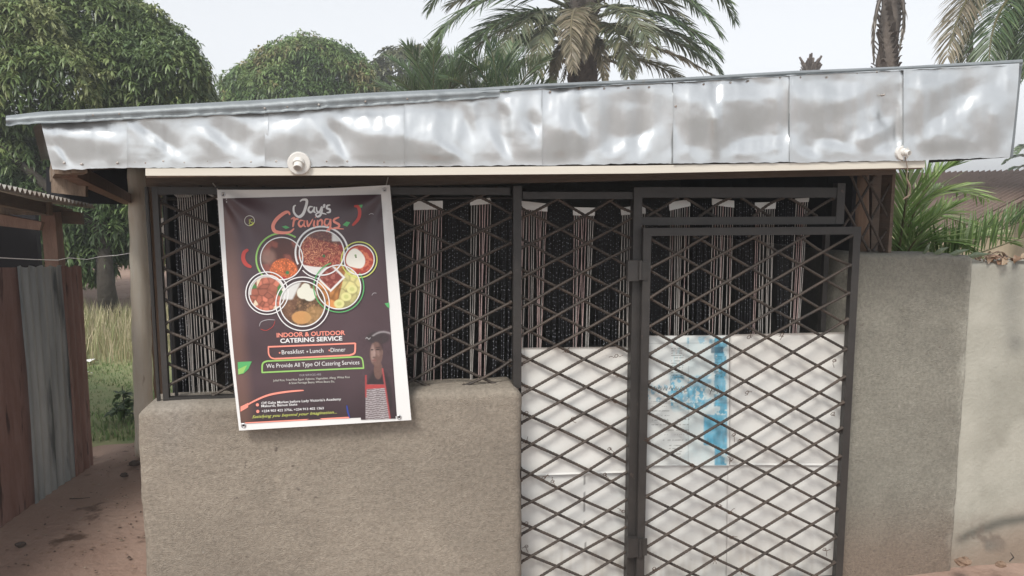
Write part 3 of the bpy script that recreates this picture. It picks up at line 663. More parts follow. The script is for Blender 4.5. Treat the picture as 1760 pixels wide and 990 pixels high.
# ---- crumpled fascia sheets
topx = np.array([60, 218, 455, 695, 820, 932, 1157, 1357, 1553, 1640, 1765]); topy = np.array([203, 196, 187, 171, 163, 152, 141, 130, 119, 115, 108])
botx = np.array([60, 90, 218, 455, 695, 932, 1157, 1357, 1553, 1600, 1740, 1770]); boty = np.array([291, 292, 289, 287, 286, 284, 281, 279, 277, 275, 270, 269])
B = []
def bl(x, y, L, w_, a, amp): B.append((x, y, L, w_, math.radians(a), amp))
def st(x0, y0, x1, y1, w_, amp): B.append(((x0+x1)/2, (y0+y1)/2, math.hypot(x1-x0, y1-y0)*.5, w_, math.atan2(y1-y0, x1-x0), amp))
for q in [(117, 223, 55, 13, 8, 1.2), (185, 228, 30, 16, 10, .9), (113, 250, 35, 9, 10, -1.0), (165, 264, 50, 13, 0, -.9), (288, 232, 40, 12, 38, -1), (405, 222, 28, 14, 30, -1), (371, 256, 30, 10, 35, -.7),
          (474, 206, 28, 18, 0, 1.1), (515, 200, 25, 14, 10, .8), (498, 250, 42, 18, 0, -.9), (611, 200, 60, 15, 10, 1.2), (663, 206, 50, 20, 0, 1.1), (663, 254, 60, 20, 0, -1), (766, 210, 75, 26, 10, 1.1), (725, 264, 45, 12, 25, -1),
          (811, 206, 32, 9, 70, -.8), (890, 243, 25, 9, 60, -.6), (920, 196, 13, 9, 60, -1.2), (910, 266, 28, 11, 0, -.9), (879, 168, 14, 8, 40, 1), (869, 186, 10, 6, 30, -1),
          (965, 172, 28, 22, 0, 1.1), (972, 206, 30, 16, 0, .7), (975, 250, 38, 18, 0, -1), (1006, 214, 22, 8, 70, 1.2), (1048, 200, 40, 12, 100, -.6), (1023, 157, 50, 9, 0, .8), (1109, 168, 50, 11, 5, -.8), (1109, 211, 40, 18, -20, -.9), (1068, 256, 25, 12, -20, 1.2), (1110, 262, 30, 9, -40, 1.0),
          (1222, 160, 65, 14, 0, 1.2), (1222, 186, 22, 8, 85, 1.3), (1297, 205, 75, 18, -14, -1), (1194, 226, 26, 24, 0, -.9), (1315, 249, 50, 10, -12, 1.4), (1263, 257, 30, 9, -20, .9), (1240, 240, 20, 12, -20, -.5), (1290, 160, 40, 10, 0, .5),
          (1428, 152, 55, 14, 0, 1.2), (1400, 195, 50, 13, -10, -1), (1469, 178, 60, 11, -28, -1), (1435, 248, 35, 8, 15, 1.1), (1400, 232, 26, 13, 0, -.7), (1531, 254, 26, 8, -15, 1.3), (1500, 243, 22, 9, -35, -1), (1390, 262, 20, 8, 30, 1),
          (1606, 130, 50, 9, -5, 1.1), (1640, 152, 70, 11, -22, -.8), (1590, 195, 25, 18, -30, -.8), (1710, 222, 42, 20, -30, -.9), (1725, 160, 12, 30, 0, .5), (1640, 250, 50, 12, -10, -.5)]: bl(*q)
for q in [(234, 213, 320, 271, 8, 1.5), (343, 213, 440, 272, 9, 1.3), (97, 258, 118, 284, 5, 1.2), (536, 203, 584, 261, 9, 1.1), (556, 199, 612, 240, 9, -1.1), (563, 222, 587, 268, 6, .9), (752, 234, 800, 266, 7, 1.5), (845, 220, 876, 269, 7, 1.5),
          (903, 206, 924, 233, 7, 1.5), (1130, 225, 1092, 257, 8, 1.6), (1476, 233, 1534, 203, 8, 1.4), (1590, 229, 1710, 148, 11, 1.2), (1670, 245, 1700, 215, 7, .5)]: st(*q)
def bfield(x, y):
    b = np.zeros_like(x)
    for (cx, cy, L, w_, a, amp) in B:
        dx, dy = x-cx, y-cy; u = dx*math.cos(a)+dy*math.sin(a); v = -dx*math.sin(a)+dy*math.cos(a)
        b += amp*np.exp(-(np.abs(u/L)**2.6)-(np.abs(v/w_)**2.4))
    rg = .5-np.abs(fbm(x/34.+9, y/22., 6, 3)-.5)*4
    return b+(fbm(x/26., y/20., 2, 3)-.5)*.8+(fbm(x/8., y/6., 5, 2)-.5)*.35+rg*.15
seams = [68, 218, 455, 695, 932, 1157, 1357, 1553, 1752]
nails = MB()
for k in range(8):
    xA, xB = seams[k], seams[k+1]+(6 if k < 7 else 0); nx = int((xB-xA)/2.2)+1; nz = 52
    U, Vv = np.meshgrid(np.linspace(0, 1, nx), np.linspace(0, 1, nz), indexing='ij')
    px_ = xA+(xB-xA)*U
    if k == 0: px_ = px_+(1-U)*Vv*0+(1-U)*(22*(1-Vv))      # slanting left end
    if k == 7: px_ = px_-U*16*(1-Vv)**1.3
    yb = np.interp(px_, botx, boty)+(fbm(px_/14., px_*0, 3)-.5)*4; yt = np.interp(px_, topx, topy)
    py_ = yb+(yt-yb)*Vv
    P = atv(px_, py_, FY)
    fc = fbm(px_/30.+7*k, py_/24.+3*k, k*1.7, 2); fold_ = np.abs(((px_*.55+py_*(.8 if k < 5 else -.8)+60*fc)/34.) % 2-1)-.5
    b = bfield(px_+9*math.sin(k*2.1), py_+5*math.cos(k*1.3))-.05+.55*fold_*smoothstep(.4, .6, fbm(px_/40., py_/30., 20+k, 2))+.12*math.sin(k*2.7); b = b*np.where(b > 0, 1.1 if k < 4 else 1.6, 1.1); b = np.where(b < 0, -.40*np.tanh(-b/.6), b); b = np.clip(b, -1.4, 2.1)
    dz = np.diff(P[..., 2], axis=1, prepend=P[:, :1, 2]-.0)
    h = np.cumsum(b*dz*.27, axis=1); h = h-(h[:, -1:])*Vv*.75
    kk = np.exp(-np.linspace(-2.6, 2.6, 9)**2); kk /= kk.sum(); hp = np.pad(h, ((4, 4), (0, 0)), mode='edge'); h = sum(kk[q]*hp[q:q+nx] for q in range(9))
    hy = h*np.sin(np.clip(Vv*8, 0, math.pi/2))
    edge_ = np.minimum(px_-xA, xB-px_)
    P = atv(px_, py_, FY+hy-.003*k % 2-(.004 if k % 2 else 0)-.004*np.exp(-(px_-xA)/5.))
    o = np_mesh('fascia_sheet', P, grid_faces(nx, nz)[:, ::-1], 'zinc', K, smooth=True)
    # folded vertical seam lip
    if k in (0, 4, 5, 6, 7) and k > 0:
        mb = MB(); wv = (6 if k in (4,) else 3)
        pA = [at(xA-1, np.interp(xA, botx, boty), FY-.008), at(xA+wv, np.interp(xA, botx, boty), FY-.008), at(xA+wv, np.interp(xA, topx, topy)+3, FY-.010), at(xA-1, np.interp(xA, topx, topy)+3, FY-.010)]
        mb.slab(pA, .006); mb.build('seam_strip', 'zinc_dull', K)
# nail heads
for x in np.concatenate([np.arange(110, 1740, 41)+rng.uniform(-12, 12, 40), [232, 250, 652, 660, 920, 1165, 1172, 1372, 1380]]):
    c = at(x, np.interp(x, botx, boty)-rng.uniform(6, 13), FY-.006)
    MB().tube([c+(0, .02, 0), c, c+(0, -.002, 0)], [.0045, .0045, .002], 8).build('nail', 'nail', K)
for x in np.arange(950, 1740, 43)+rng.uniform(-8, 8, 19):
    c = at(x, np.interp(x, topx, topy)+4+rng.uniform(-2, 3), FY-.016)
    MB().tube([c+(0, .02, 0), c, c+(0, -.002, 0)], [.0042, .0042, .002], 8).build('nail', 'nail', K)
for x in (98, 160, 205, 370, 455, 494, 548, 628, 700, 790, 1162, 1520):
    c = at(x, np.interp(x, topx, topy)+(-1 if x < 900 else 42), FY-.024)
    MB().tube([c+(0, .02, 0), c, c+(0, -.002, 0)], [.0042, .0042, .002], 8).build('nail', 'nail', K)
# roof edge trim: a flattened rolled sheet along the top, left piece lapping over the right piece
def trim(xs_, yt_, yb_, Y0, name, m_, bend=.02, label=None):
    x = np.arange(xs_[0], xs_[-1]+1, 3.0); tt_ = np.interp(x, xs_, yt_); bb = np.interp(x, xs_, yb_)
    prof_v = np.array([0, .12, .35, .6, .8, .92, 1.0]); prof_y = np.array([.05, .012, -.004, -.004, .002, -.002, -.012])
    wv = (fbm(x/16., x*0, 4)-.5)
    P = []
    for v, yy in zip(prof_v, prof_y):
        py_ = tt_+(bb-tt_)*v+wv*4*v; P.append(atv(x, py_, Y0+yy+wv*.02*(v > .5)*v))
    P = np.stack(P, 1)
    return np_mesh(name, P, grid_faces(len(x), len(prof_v)), m_, K, smooth=True, label=label)
trim([10, 68, 218, 455, 620, 820, 860], [199, 192, 184, 171, 160, 151, 150], [216, 213, 205, 194, 182, 170, 166], FY-.022, 'roof_edge', 'zinc_dull')
trim([822, 932, 1157, 1357, 1553, 1758], [151, 144, 134, 122, 114, 102], [160, 152, 142, 130, 121, 112], FY-.014, 'roof_edge', 'zinc_dull')
# right end return of the fascia
mb = MB(); a, b_ = at(1737, 270, FY), at(1753, 108, FY)
mb.hexa([a, a+(.012, 0, 0), a+(.012, .5, 0), a+(0, .5, 0), b_, b_+(.012, 0, 0), b_+(.012, .5, -.02), b_+(0, .5, -.02)]); mb.build('fascia_return', 'zinc_dull', K)
# white batten under the fascia
mb = MB(); bx = [(250, 289.5, 302), (700, 288, 301), (1100, 284.5, 298), (1590, 276, 288)]
mb2 = []
for i in range(3):
    (xA, tA, bA), (xB, tB, bB) = bx[i], bx[i+1]
    mb.slab([at(xA, bA, FY-.012), at(xB, bB, FY-.012), at(xB, tB, FY-.012), at(xA, tA, FY-.012)], .03)
mb.build('batten', 'batten', K)
mb = MB(); mb.slab([at(252, 305, FY-.004), at(1585, 290.5, FY-.004), at(1585, 288, FY-.004), at(252, 301.5, FY-.004)], .022); mb.build('batten_lip', 'brown_wood', K)

# ---- metal grilles
def bar(mb, p, q, w_, d_):
    beam(mb, p, q, d_, w_)
def vbar(name, x_t, y_t, x_b, y_b, wpx, Y, depth, parent, mat_='black_paint'):
    mb = MB(); h = wpx/2
    mb.slab([at(x_b-h, y_b, Y), at(x_b+h, y_b, Y), at(x_t+h, y_t, Y), at(x_t-h, y_t, Y)], depth)
    return mb.build(name, mat_, parent)
def rebar_line(p, q, r=.0062):
    p, q = np.array(p, float), np.array(q, float); L = np.linalg.norm(q-p); n = max(4, int(L/.0075))
    pts = []; rs = []; bow = rng.normal(0, .0065)
    for i in range(n+1):
        t = i/n; pt = p+(q-p)*t; pt[2] += bow*math.sin(t*math.pi); pts.append(pt); rs.append(r*(1.13 if i % 2 else .93)*(1.45 if min(i, n-i) < 2 else 1))
    return MB().tube(pts, rs, 7)
def lattice(parent, rect, spacing, slope, ph1, ph2, Y, group_name='rebar', jit=.006, r=.0062):
    x0, x1, z0, z1 = rect[:4]; topf = rect[4] if len(rect) > 4 else None
    for sgn, ph, yo in ((1, ph1, 0.0), (-1, ph2, .013)):
        # lines z = c + sgn*slope*(x-x0)
        span = slope*(x1-x0); cmin = z0-(span if sgn > 0 else 0); cmax = z1+(0 if sgn > 0 else span)
        k0 = int(math.floor((cmin-ph)/spacing)); k1 = int(math.ceil((cmax-ph)/spacing))
        for k in range(k0, k1+1):
            c = ph+k*spacing+rng.normal(0, jit*.6); s_ = slope*(1+rng.normal(0, .012))
            xa_, xb_ = x0, x1
            f = lambda x: c+sgn*s_*(x-x0)
            ts = sorted([x0, x1]+[x0+(zz-c)/(sgn*s_) for zz in (z0, z1)])
            xa_, xb_ = max(x0, ts[0] if False else min(x0+(z0-c)/(sgn*s_), x0+(z1-c)/(sgn*s_))), min(x1, max(x0+(z0-c)/(sgn*s_), x0+(z1-c)/(sgn*s_)))
            if xb_-xa_ < .04: continue
            rebar_line((xa_, Y+yo, f(xa_)), (xb_, Y+yo, f(xb_)), r).build(group_name, 'rebar', parent, smooth=False)
# window grille (left)
wx0, wx1 = at(278, 600, 0)[0], at(888, 600, 0)[0]
z_lo, z_hi = at(600, 674, 0)[2], at(600, 322, 0)[2]
mb = MB()
mb.box((wx0-.002, -.012, zl-.03), (wx0+.020, .014, z_hi)); mb.tube([(wx0-.022, .0, zl-.03), (wx0-.024, 0, z_hi)], .008, 8); mb.tube([(wx0+.034, .05, zl-.03), (wx0+.030, .05, z_hi)], .007, 8)
mb.box((wx0+.014, -.01, zl-.012), (wx1-.03, .02, zl+.012)); mb.box((wx0+.014, -.01, z_hi-.03), (wx1-.03, .02, z_hi))
WG = mb.build('window_grille', 'black_paint', K)
sp_ = .1285
lattice(WG, (wx0+.012, wx1-.02, zl+.01, z_hi), sp_*1.02, .50, at(278, 556, 0)[2], at(278, 571, 0)[2], .004)
# post between window and fixed panel
z_t = at(888, 320, -.01)[2]
mb = MB(); xx = wx1; mb.box((xx-.018, -.02, zr-.02), (xx+.018, .022, z_t)); mb.build('post', 'black_paint', K)
# fixed panel
fx0, fx1 = at(897, 800, 0)[0], at(1082, 800, 0)[0]
zb0 = -.1; zt_f = at(990, 330, 0)[2]
mb = MB(); mb.box((fx0-.0, -.01, zt_f-.03), (fx1, .018, zt_f)); FP = mb.build('fixed_grille', 'black_paint', K)
lattice(FP, (wx1+.015, fx1+.01, zb0, zt_f-.01), .1285, .53, at(895, 630, 0)[2], at(895, 611, 0)[2], .002)
# gate post full height
gx_ = at(1091, 650, -.01)[0]
mb = MB(); mb.box((gx_-.024, -.024, -.12), (gx_+.014, .024, at(1091, 322, -.01)[2])); mb.build('post', 'black_paint', K)
# transom
tx0, tx1 = gx_+.016, at(1440, 355, 0)[0]; tz0, tz1 = at(1250, 386, 0)[2], at(1250, 322, 0)[2]
mb = MB(); mb.box((tx0, -.018, tz0), (tx1+.02, .018, tz0+.034)); mb.box((tx0, -.016, tz1-.045), (tx1+.02, .02, tz1)); mb.box((tx1-.018, -.0205, tz0+.001), (tx1+.0205, .0185, tz1+.02))
TG = mb.build('transom_grille', 'black_paint', K)
lattice(TG, (tx0, tx1-.018, tz0+.034, tz1-.045), .150, .60, tz0+.02, tz0+.10, .004)
# gate
GY = -.055
gxl, gxr = at(1108, 600, GY)[0], at(1463, 600, GY)[0]; gzt = at(1290, 391, GY)[2]; gzb = -.085
mb = MB(); fw_ = .036
mb.box((gxl-.016, GY, gzb), (gxl+.02, GY+.03, gzt-.034)); mb.box((gxr-.018, GY, gzb), (gxr+.018, GY+.03, gzt-.034)); mb.box((gxl-.016, GY-.001, gzt-.034), (gxr+.018, GY+.031, gzt)); mb.box((gxl+.02, GY, gzb), (gxr-.018, GY+.03, gzb+.036))
GT = mb.build('gate', 'black_paint', K, label='black framed gate with rebar diamonds and white sheets tied behind')
lattice(GT, (gxl+.02, gxr-.018, gzb+.03, gzt-.034), .1295, .545, at(1112, 512, GY)[2], at(1112, 514, GY)[2], GY+.008)
for py_ in (465, 940):
    c = at(1099, py_, GY); mb = MB(); mb.box((c[0]-.055, GY-.008, c[2]-.045), (c[0]-.004, GY+.018, c[2]+.045)); mb.box((c[0]+.006, GY-.007, c[2]-.04), (c[0]+.034, GY-.001, c[2]+.04)); mb.tube([(c[0]+.0, GY-.012, c[2]-.04), (c[0]+.0, GY-.012, c[2]+.045)], .008, 8)
    mb.build('hinge', 'black_paint', GT)
# latch bar inside
MB().box((at(1415, 500, .09)[0]-.012, .075, at(1415, 600, .09)[2]), (at(1415, 500, .09)[0]+.012, .1, at(1415, 398, .09)[2])).build('door_stop', 'black_paint', K)

# ---- white sheets (infill)
def sheet(name, corners, Y, parent, colf=None, n=(40, 50), wav=.006, label=None, tilt=0.0, base=(.72, .725, .70)):
    (tl, tr, br, bl_) = [np.array(c, float) for c in corners]
    U, Vv = np.meshgrid(np.linspace(0, 1, n[0]), np.linspace(0, 1, n[1]), indexing='ij')
    Pp = (tl*(1-U[..., None])+tr*U[..., None])*(1-Vv[..., None])+(bl_*(1-U[..., None])+br*U[..., None])*Vv[..., None]
    px_, py_ = Pp[..., 0], Pp[..., 1]
    P = atv(px_, py_, Y+(fbm(px_/70., py_/70., 3, 2)-.5)*wav*3+tilt*Vv+wav*.6*np.sin(px_/60+py_/38.))
    C_ = np.ones((n[0]*n[1], 3))*np.array(base)
    if colf is not None: C_ = colf(px_.ravel(), py_.ravel(), C_)
    Vt = P.reshape(-1, 3); Vb = Vt+(0, .003, 0); Fq = grid_faces(*n)[:, ::-1]
    Fa = Fq[:, ::-1]
    idx = np.arange(n[0]*n[1]).reshape(n); ring = np.concatenate([idx[0, :], idx[1:, -1], idx[-1, -2::-1], idx[-2:0:-1, 0]]); m_ = len(ring); off = len(Vt)
    Fs = np.array([(ring[i], ring[(i+1) % m_], off+ring[(i+1) % m_], off+ring[i]) for i in range(m_)])
    return np_mesh(name, np.concatenate([Vt, Vb]), np.concatenate([Fa, Fq+off, Fs])[:, ::-1], 'white_board', parent, tint=np.concatenate([C_, C_]), smooth=True, label=label)
def dirty(px_, py_, C_):
    d = smoothstep(880, 990, py_+60*(fbm(px_/30., py_/60., 1)-.5))*fbm(px_/5., py_/60., 4)*.55
    d += .10*smoothstep(.55, .8, fbm(px_/22., py_/30., 7))
    s = np.abs(px_-1005) < 1.2; s &= (py_ > 812) & (py_ < 990) & (fbm(px_*0, py_/14., 3) > .45)
    c = C_*(1-d[:, None])+np.array((.36, .31, .24))*d[:, None]
    c[s] *= .35
    return c
def warm(px_, py_, C_):
    d = smoothstep(700, 590, py_)[:, None]*.25+.12*fbm(px_/60., py_/60., 2)[:, None]
    return dirty(px_, py_, C_*(1-d)+np.array((.74, .69, .61))*d)
def blue(px_, py_, C_):
    nn = fbm(px_/9., py_/9., 2); n3 = fbm(px_/3.2, py_/5., 8); n4 = fbm(px_/2., py_/14., 5); c = C_.copy()
    k = np.zeros(len(px_))
    def rect(x0, x1, y0, y1, a, e=2): return a*smoothstep(x0-e, x0+e, px_)*smoothstep(x1+e, x1-e, px_)*smoothstep(y0-e, y0+e, py_)*smoothstep(y1+e, y1-e, py_)
    k = np.maximum(k, rect(1110, 1252, 578, 800, .12)); k = np.maximum(k, rect(1172, 1250, 580, 800, .5, 14)*(.3+.7*fbm(px_/14., py_/22., 15))); k = np.maximum(k, rect(1150, 1226, 640, 706, .75, 8)*smoothstep(.38, .6, fbm(px_/10., py_/8., 16)))
    k = np.maximum(k, rect(1228, 1250, 580, 800, 1)*(.55+.5*(nn > .42)))
    k = np.maximum(k, rect(1226, 1244, 582, 700, 1)*(.15+.6*(n3 > .52)))
    k = np.maximum(k, rect(1209, 1247, 712, 766, 1.0, 3))
    k = np.maximum(k, rect(1180, 1212, 664, 704, 1)*(.3+1.0*(n3 > .48)))
    k = np.maximum(k, rect(1152, 1176, 645, 700, 1)*(.45+.5*(n3 > .5)))
    k = np.maximum(k, rect(1112, 1210, 660, 692, 1)*(.1+.6*(n3 > .56)))
    k = np.maximum(k, rect(1152, 1175, 584, 640, 1)*(.1+.35*(n4 > .55)))
    k = np.maximum(k, rect(1180, 1226, 578, 592, 1)*(.2+.5*(nn > .5)))
    k = np.maximum(k, rect(1180, 1192, 692, 704, .9, 1))
    k = np.maximum(k, rect(1225, 1240, 766, 798, .35))
    dk = rect(1222, 1243, 596, 607, 1, 1)
    k = (k.clip(0, 1)*(.72+.4*fbm(px_/12., py_/6., 11)).clip(0, 1))[:, None]; B1 = np.array((.34, .62, .70)); B2 = np.array((.08, .36, .52))*1.0
    mixc = np.where(k > .6, B2*(.6+.9*fbm(px_/4., py_/12., 6)[:, None]), B1)
    c = c*(1-k*.95)+mixc*k*.95
    # printed lines of small text
    for (x0, x1, y0, y1, st_) in ((1154, 1174, 598, 650, 4.2), (1228, 1241, 612, 650, 3.2), (1140, 1185, 720, 760, 9), (1120, 1150, 690, 735, 8), (1150, 1172, 765, 790, 5)):
        m_ = (px_ > x0) & (px_ < x1+6*(fbm(py_*0+3, py_/3., 2)-.5)) & (py_ > y0) & (py_ < y1) & (((py_-y0) % st_) < 1.3) & (vnoise(px_/1.6, py_/3.) > .4)
        c[m_] = c[m_]*.45
    m_ = (np.abs(px_-1183) < .6) | (np.abs(py_-590) < .5) | (np.abs(py_-693) < .5)
    c[m_] *= .75
    dk = dk[:, None]; return c*(1-dk*.8)+np.array((.02, .08, .13))*dk*.8
sheet('infill_sheet', [(896, 598), (1084, 596), (1082, 812), (896, 818)], .035, FP, warm, label='upper white plastic sheet behind the fixed grille')
sheet('infill_sheet', [(896, 800), (1084, 796), (1080, 1010), (896, 1012)], .050, FP, dirty, (70, 70), wav=.003, label='lower white sheet with a torn dark seam, behind the fixed grille', base=(.70, .71, .69))
sheet('infill_sheet', [(1108, 577), (1253, 576), (1253, 800), (1106, 800)], .0, GT, blue, (110, 170), label='sheet with faded blue print behind the gate')
sheet('infill_sheet', [(1254, 575), (1452, 571), (1446, 800), (1253, 799)], .001, GT, warm, label='plain white sheet upper right of the gate')
sheet('infill_sheet', [(1105, 790), (1252, 790), (1248, 1010), (1102, 1012)], .014, GT, dirty, (60, 60), wav=.003, label='stained white sheet lower left of the gate', base=(.70, .71, .69))
sheet('infill_sheet', [(1250, 793), (1446, 792), (1436, 1010), (1247, 1012)], .012, GT, dirty, (60, 60), wav=.003, label='white sheet lower right of the gate')
# marker scribble on the printed sheet
mb = MB()
def scrib(pts, r=.0011, Y=-.0105):
    mb.tube([at(x, y, Y) for x, y in pts], r, 5)
for x0 in (1122, 1131, 1140, 1150, 1159):
    scrib([(x0, 670+random.uniform(-2, 2)), (x0+3, 664), (x0+5, 671), (x0+7, 666)])
mb.build('marker_writing', 'ink_black', GT); mb = MB(); scrib([(1172, 664), (1169, 669), (1172, 675)]); mb.build('marker_writing', 'ink_black', GT); mb = MB(); scrib([(1176, 670), (1180, 666), (1182, 672), (1176, 674), (1176, 670)])
mb.build('marker_writing', 'ink_black', GT); mb = MB(); scrib([(1218, 668), (1221, 673), (1224, 667), (1220, 678)]); scrib([(1226, 667), (1223, 671), (1227, 674), (1231, 670), (1226, 667)]); scrib([(1233, 662), (1236, 669), (1232, 677)])
mb.build('marker_writing', 'ink_black', GT)
# tie wires
def tie(x, y, parent, Y):
    c = at(x, y, Y-.006); mb = MB()
    for k in range(2):
        pts = [c+(rng.normal(0, .004), 0, rng.normal(0, .004))]; d = np.array((rng.normal(0, 1), -.35, rng.normal(-.3, 1))); d /= np.linalg.norm(d)
        for j in range(4):
            pts.append(pts[-1]+d*.0065+rng.normal(0, .003, 3))
        mb.tube(pts, .0012, 5)
    mb.tube([c+(math.cos(a)*.008, .002+.006*(a > 3), math.sin(a)*.008) for a in np.linspace(0, 6.28, 10)], .0013, 5)
    mb.build('tie_wire', 'wire', parent)
for (x, y) in ((975, 604), (1060, 612), (905, 665), (1062, 646), (1058, 690), (905, 710), (985, 720), (1048, 772), (905, 760), (935, 822), (950, 828), (1040, 816), (905, 900), (1072, 880), (905, 940)): tie(x, y, FP, .0)
for (x, y) in ((1288, 580), (1345, 575), (1435, 620), (1285, 675), (1432, 712), (1272, 758), (1190, 800), (1258, 790), (1262, 748), (1348, 795), (1237, 870), (1256, 882), (1258, 925), (1228, 958), (1276, 980), (1115, 760), (1125, 978), (1418, 945)): tie(x, y, GT, GY)

# ---- right side window grille with posts
sxa, sxb = at(1449, 350, .06)[0], at(1533, 350, .06)[0]; sz0 = zt+.0; sz1 = at(1490, 290, .06)[2]
mb = MB(); mb.box((sxb-.012, .05, sz0-.01), (sxb+.004, .13, sz1+.05)); SG = mb.build('side_grille', 'dark_wood', K)
for (x0_, y0_, x1_, y1_) in ((1462, 300, 1520, 432), (1484, 300, 1533, 385), (1446, 345, 1494, 432), (1505, 300, 1446, 395), (1533, 310, 1470, 432), (1533, 385, 1500, 432)):
    rebar_line(at(x0_, y0_, .07), at(x1_, y1_, .085 if x1_ < x0_ else .07), .006).build('rebar', 'rebar', SG)
mb = MB(); mb.tube([at(1478, 438, .2), at(1477, 360, .2), at(1476, 285, .2)], [.045, .043, .045], 14); mb.build('post', 'brown_pole', K, smooth=True, label='brown wooden post behind the right side grille')
mb = MB(); mb.slab([at(1497, 436, .28), at(1526, 436, .28), at(1526, 285, .28), at(1500, 285, .28)], .05); mb.build('post', 'dark_wood', K)
# left poles
p0 = gr(249, 782); t0 = at(236, 284, p0[1]); t0[2] = min(t0[2], roofz(t0[0], t0[1])+.01)
o = MB(); n = 26; pts = [p0+(t0-p0)*i/(n-1) for i in range(n)]; o.tube(pts, [.060*(1+.05*math.sin(i*1.9)+rng.normal(0, .015)) for i in range(n)], 16)
o.build('post', 'pale_pole', K, smooth=True, label='pale peeled wooden pole at the left end')
p1 = p0+(.09, .12, 0); t1 = np.array(at(262, 284, p1[1])); t1[2] = min(t1[2], roofz(t1[0], t1[1])+.01); o = MB(); pts = [p1+(t1-p1)*i/(n-1) for i in range(n)]
o.tube(pts, [.05*(1+.08*math.sin(i*2.3)) for i in range(n)], 12); o.build('post', 'brown_pole', K, smooth=True, label='brown wooden pole behind the pale one')

# ================================================================== BOUNDARY WALL right
def col_cream(V):
    px_, py_ = px_of(V); n = fbm(V[:, 0]*2, V[:, 2]*2, 3)
    c = np.array((.40, .39, .335))[None]*(.86+.26*n[:, None])
    def mixin(c, k, col): k = np.clip(k, 0, 1)[:, None]; return c*(1-k)+np.array(col)*k
    nz = fbm(V[:, 0]*7, V[:, 2]*7, 1)
    # rough grey edge of the newer plaster, damp streaks, tide mark near the ground
    c = mixin(c, smoothstep(1690, 1655, px_+(py_-450)*.05+14*(nz-.5)+(px_*0))*.0, (.3, .28, .23))
    c = mixin(c, .65*np.exp(-((px_-1742-12*(nz-.5))/22)**2)*smoothstep(640, 470, py_+60*(nz-.5)), (.20, .20, .18))
    c = mixin(c, .7*np.exp(-((px_-1745)/16)**2-((py_-590)/18)**2), (.17, .17, .155))
    c = mixin(c, .3*np.exp(-((px_-1720)/30)**2-((py_-690)/60)**2), (.26, .26, .22))
    low = smoothstep(860, 960, py_+(px_-1700)*.35+30*(nz-.5)); c = mixin(c, .75*low, (.22, .155, .11))
    arc = np.exp(-((py_-(925-(px_-1655)*.55+10*(nz-.5)+.0022*(px_-1655)**2))/9.)**2)*smoothstep(1635, 1660, px_); c = mixin(c, .9*arc, (.10, .10, .085)); c = mixin(c, .75*smoothstep(.50, .62, fbm(V[:, 0]*3.2, V[:, 2]*2.4, 12))*smoothstep(1650, 1720, px_)*smoothstep(500, 900, py_), (.25, .24, .20)); c = mixin(c, .85*smoothstep(.53, .57, fbm(V[:, 0]*11, V[:, 2]*11, 14))*np.exp(-((px_-1700)/55)**2-((py_-925)/26)**2), (.16, .13, .105))
    c = mixin(c, .6*np.exp(-((px_-1690)/26)**2-((py_-938)/9)**2)*(nz > .45), (.15, .15, .13))
    return c
bw = thing('boundary_wall', (at(1700, 900, .05)[0], .1, 0), 'smooth cream plastered boundary wall with dark damp stains at right', 'wall')
plaster_block('wall', bw, ((xb+xb2)/2-.05, (xb+xb2)/2+3.6, at(1700, 449, .045)[2], at(1700, 452, .045)[2]-.02), .045, .22, 'cream_plaster', col_cream, res=.016, rad=.02, amp=.002)
# ragged mound of rubble and dirt at the wall foot
# ---- things on top of the wall
cpos = at(1712, 440, .10)
mb = MB(); V = []; Fq = []; T = []
wt0 = at(1712, 452, .12)[2]
for k in range(30):
    c = np.array((cpos[0]+rng.uniform(-.13, .10), rng.uniform(.03, .17), wt0+rng.uniform(.0, .045))); a_ = rng.uniform(0, 6.28); L_ = rng.uniform(.07, .15); n = 12; cur = rng.uniform(-1, 1)*2.2; wd = rng.uniform(.008, .02)
    cl = np.array([(.34, .23, .15), (.24, .15, .095), (.42, .31, .21), (.15, .095, .065), (.36, .20, .13)][rng.integers(5)]); b0 = len(V); p = c.copy(); el = rng.uniform(.2, 1.1)
    for i in range(n):
        t_ = i/(n-1); d = np.array((math.cos(a_)*math.cos(el), math.sin(a_)*math.cos(el)*.5, math.sin(el))); sd_ = np.array((-math.sin(a_), math.cos(a_), .5*math.sin(k+t_*4)))
        w_ = wd*math.sin(math.pi*(.08+.9*t_)); V += [p+sd_*w_, p+np.array((0, 0, -.35*w_)), p-sd_*w_]; T += [cl, cl*.8, cl*1.1]; p = p+d*L_/n; a_ += cur/n; el -= 2.3/n
        p[2] = max(p[2], wt0+.002)
    for i in range(n-1): Fq += [(b0+3*i, b0+3*i+1, b0+3*i+4, b0+3*i+3), (b0+3*i+1, b0+3*i+2, b0+3*i+5, b0+3*i+4)]
o = np_mesh('dried_leaves', np.array(V), np.array(Fq), 'leaf', tint=np.array(T), smooth=True, origin=(cpos[0], .1, wt0)); o['kind'] = 'stuff'; del o['kind']
tagit(o, 'crumpled brown dried leaf bundle lying on top of the boundary wall', 'dried leaves')
wt = at(1640, 442, .1)[2]
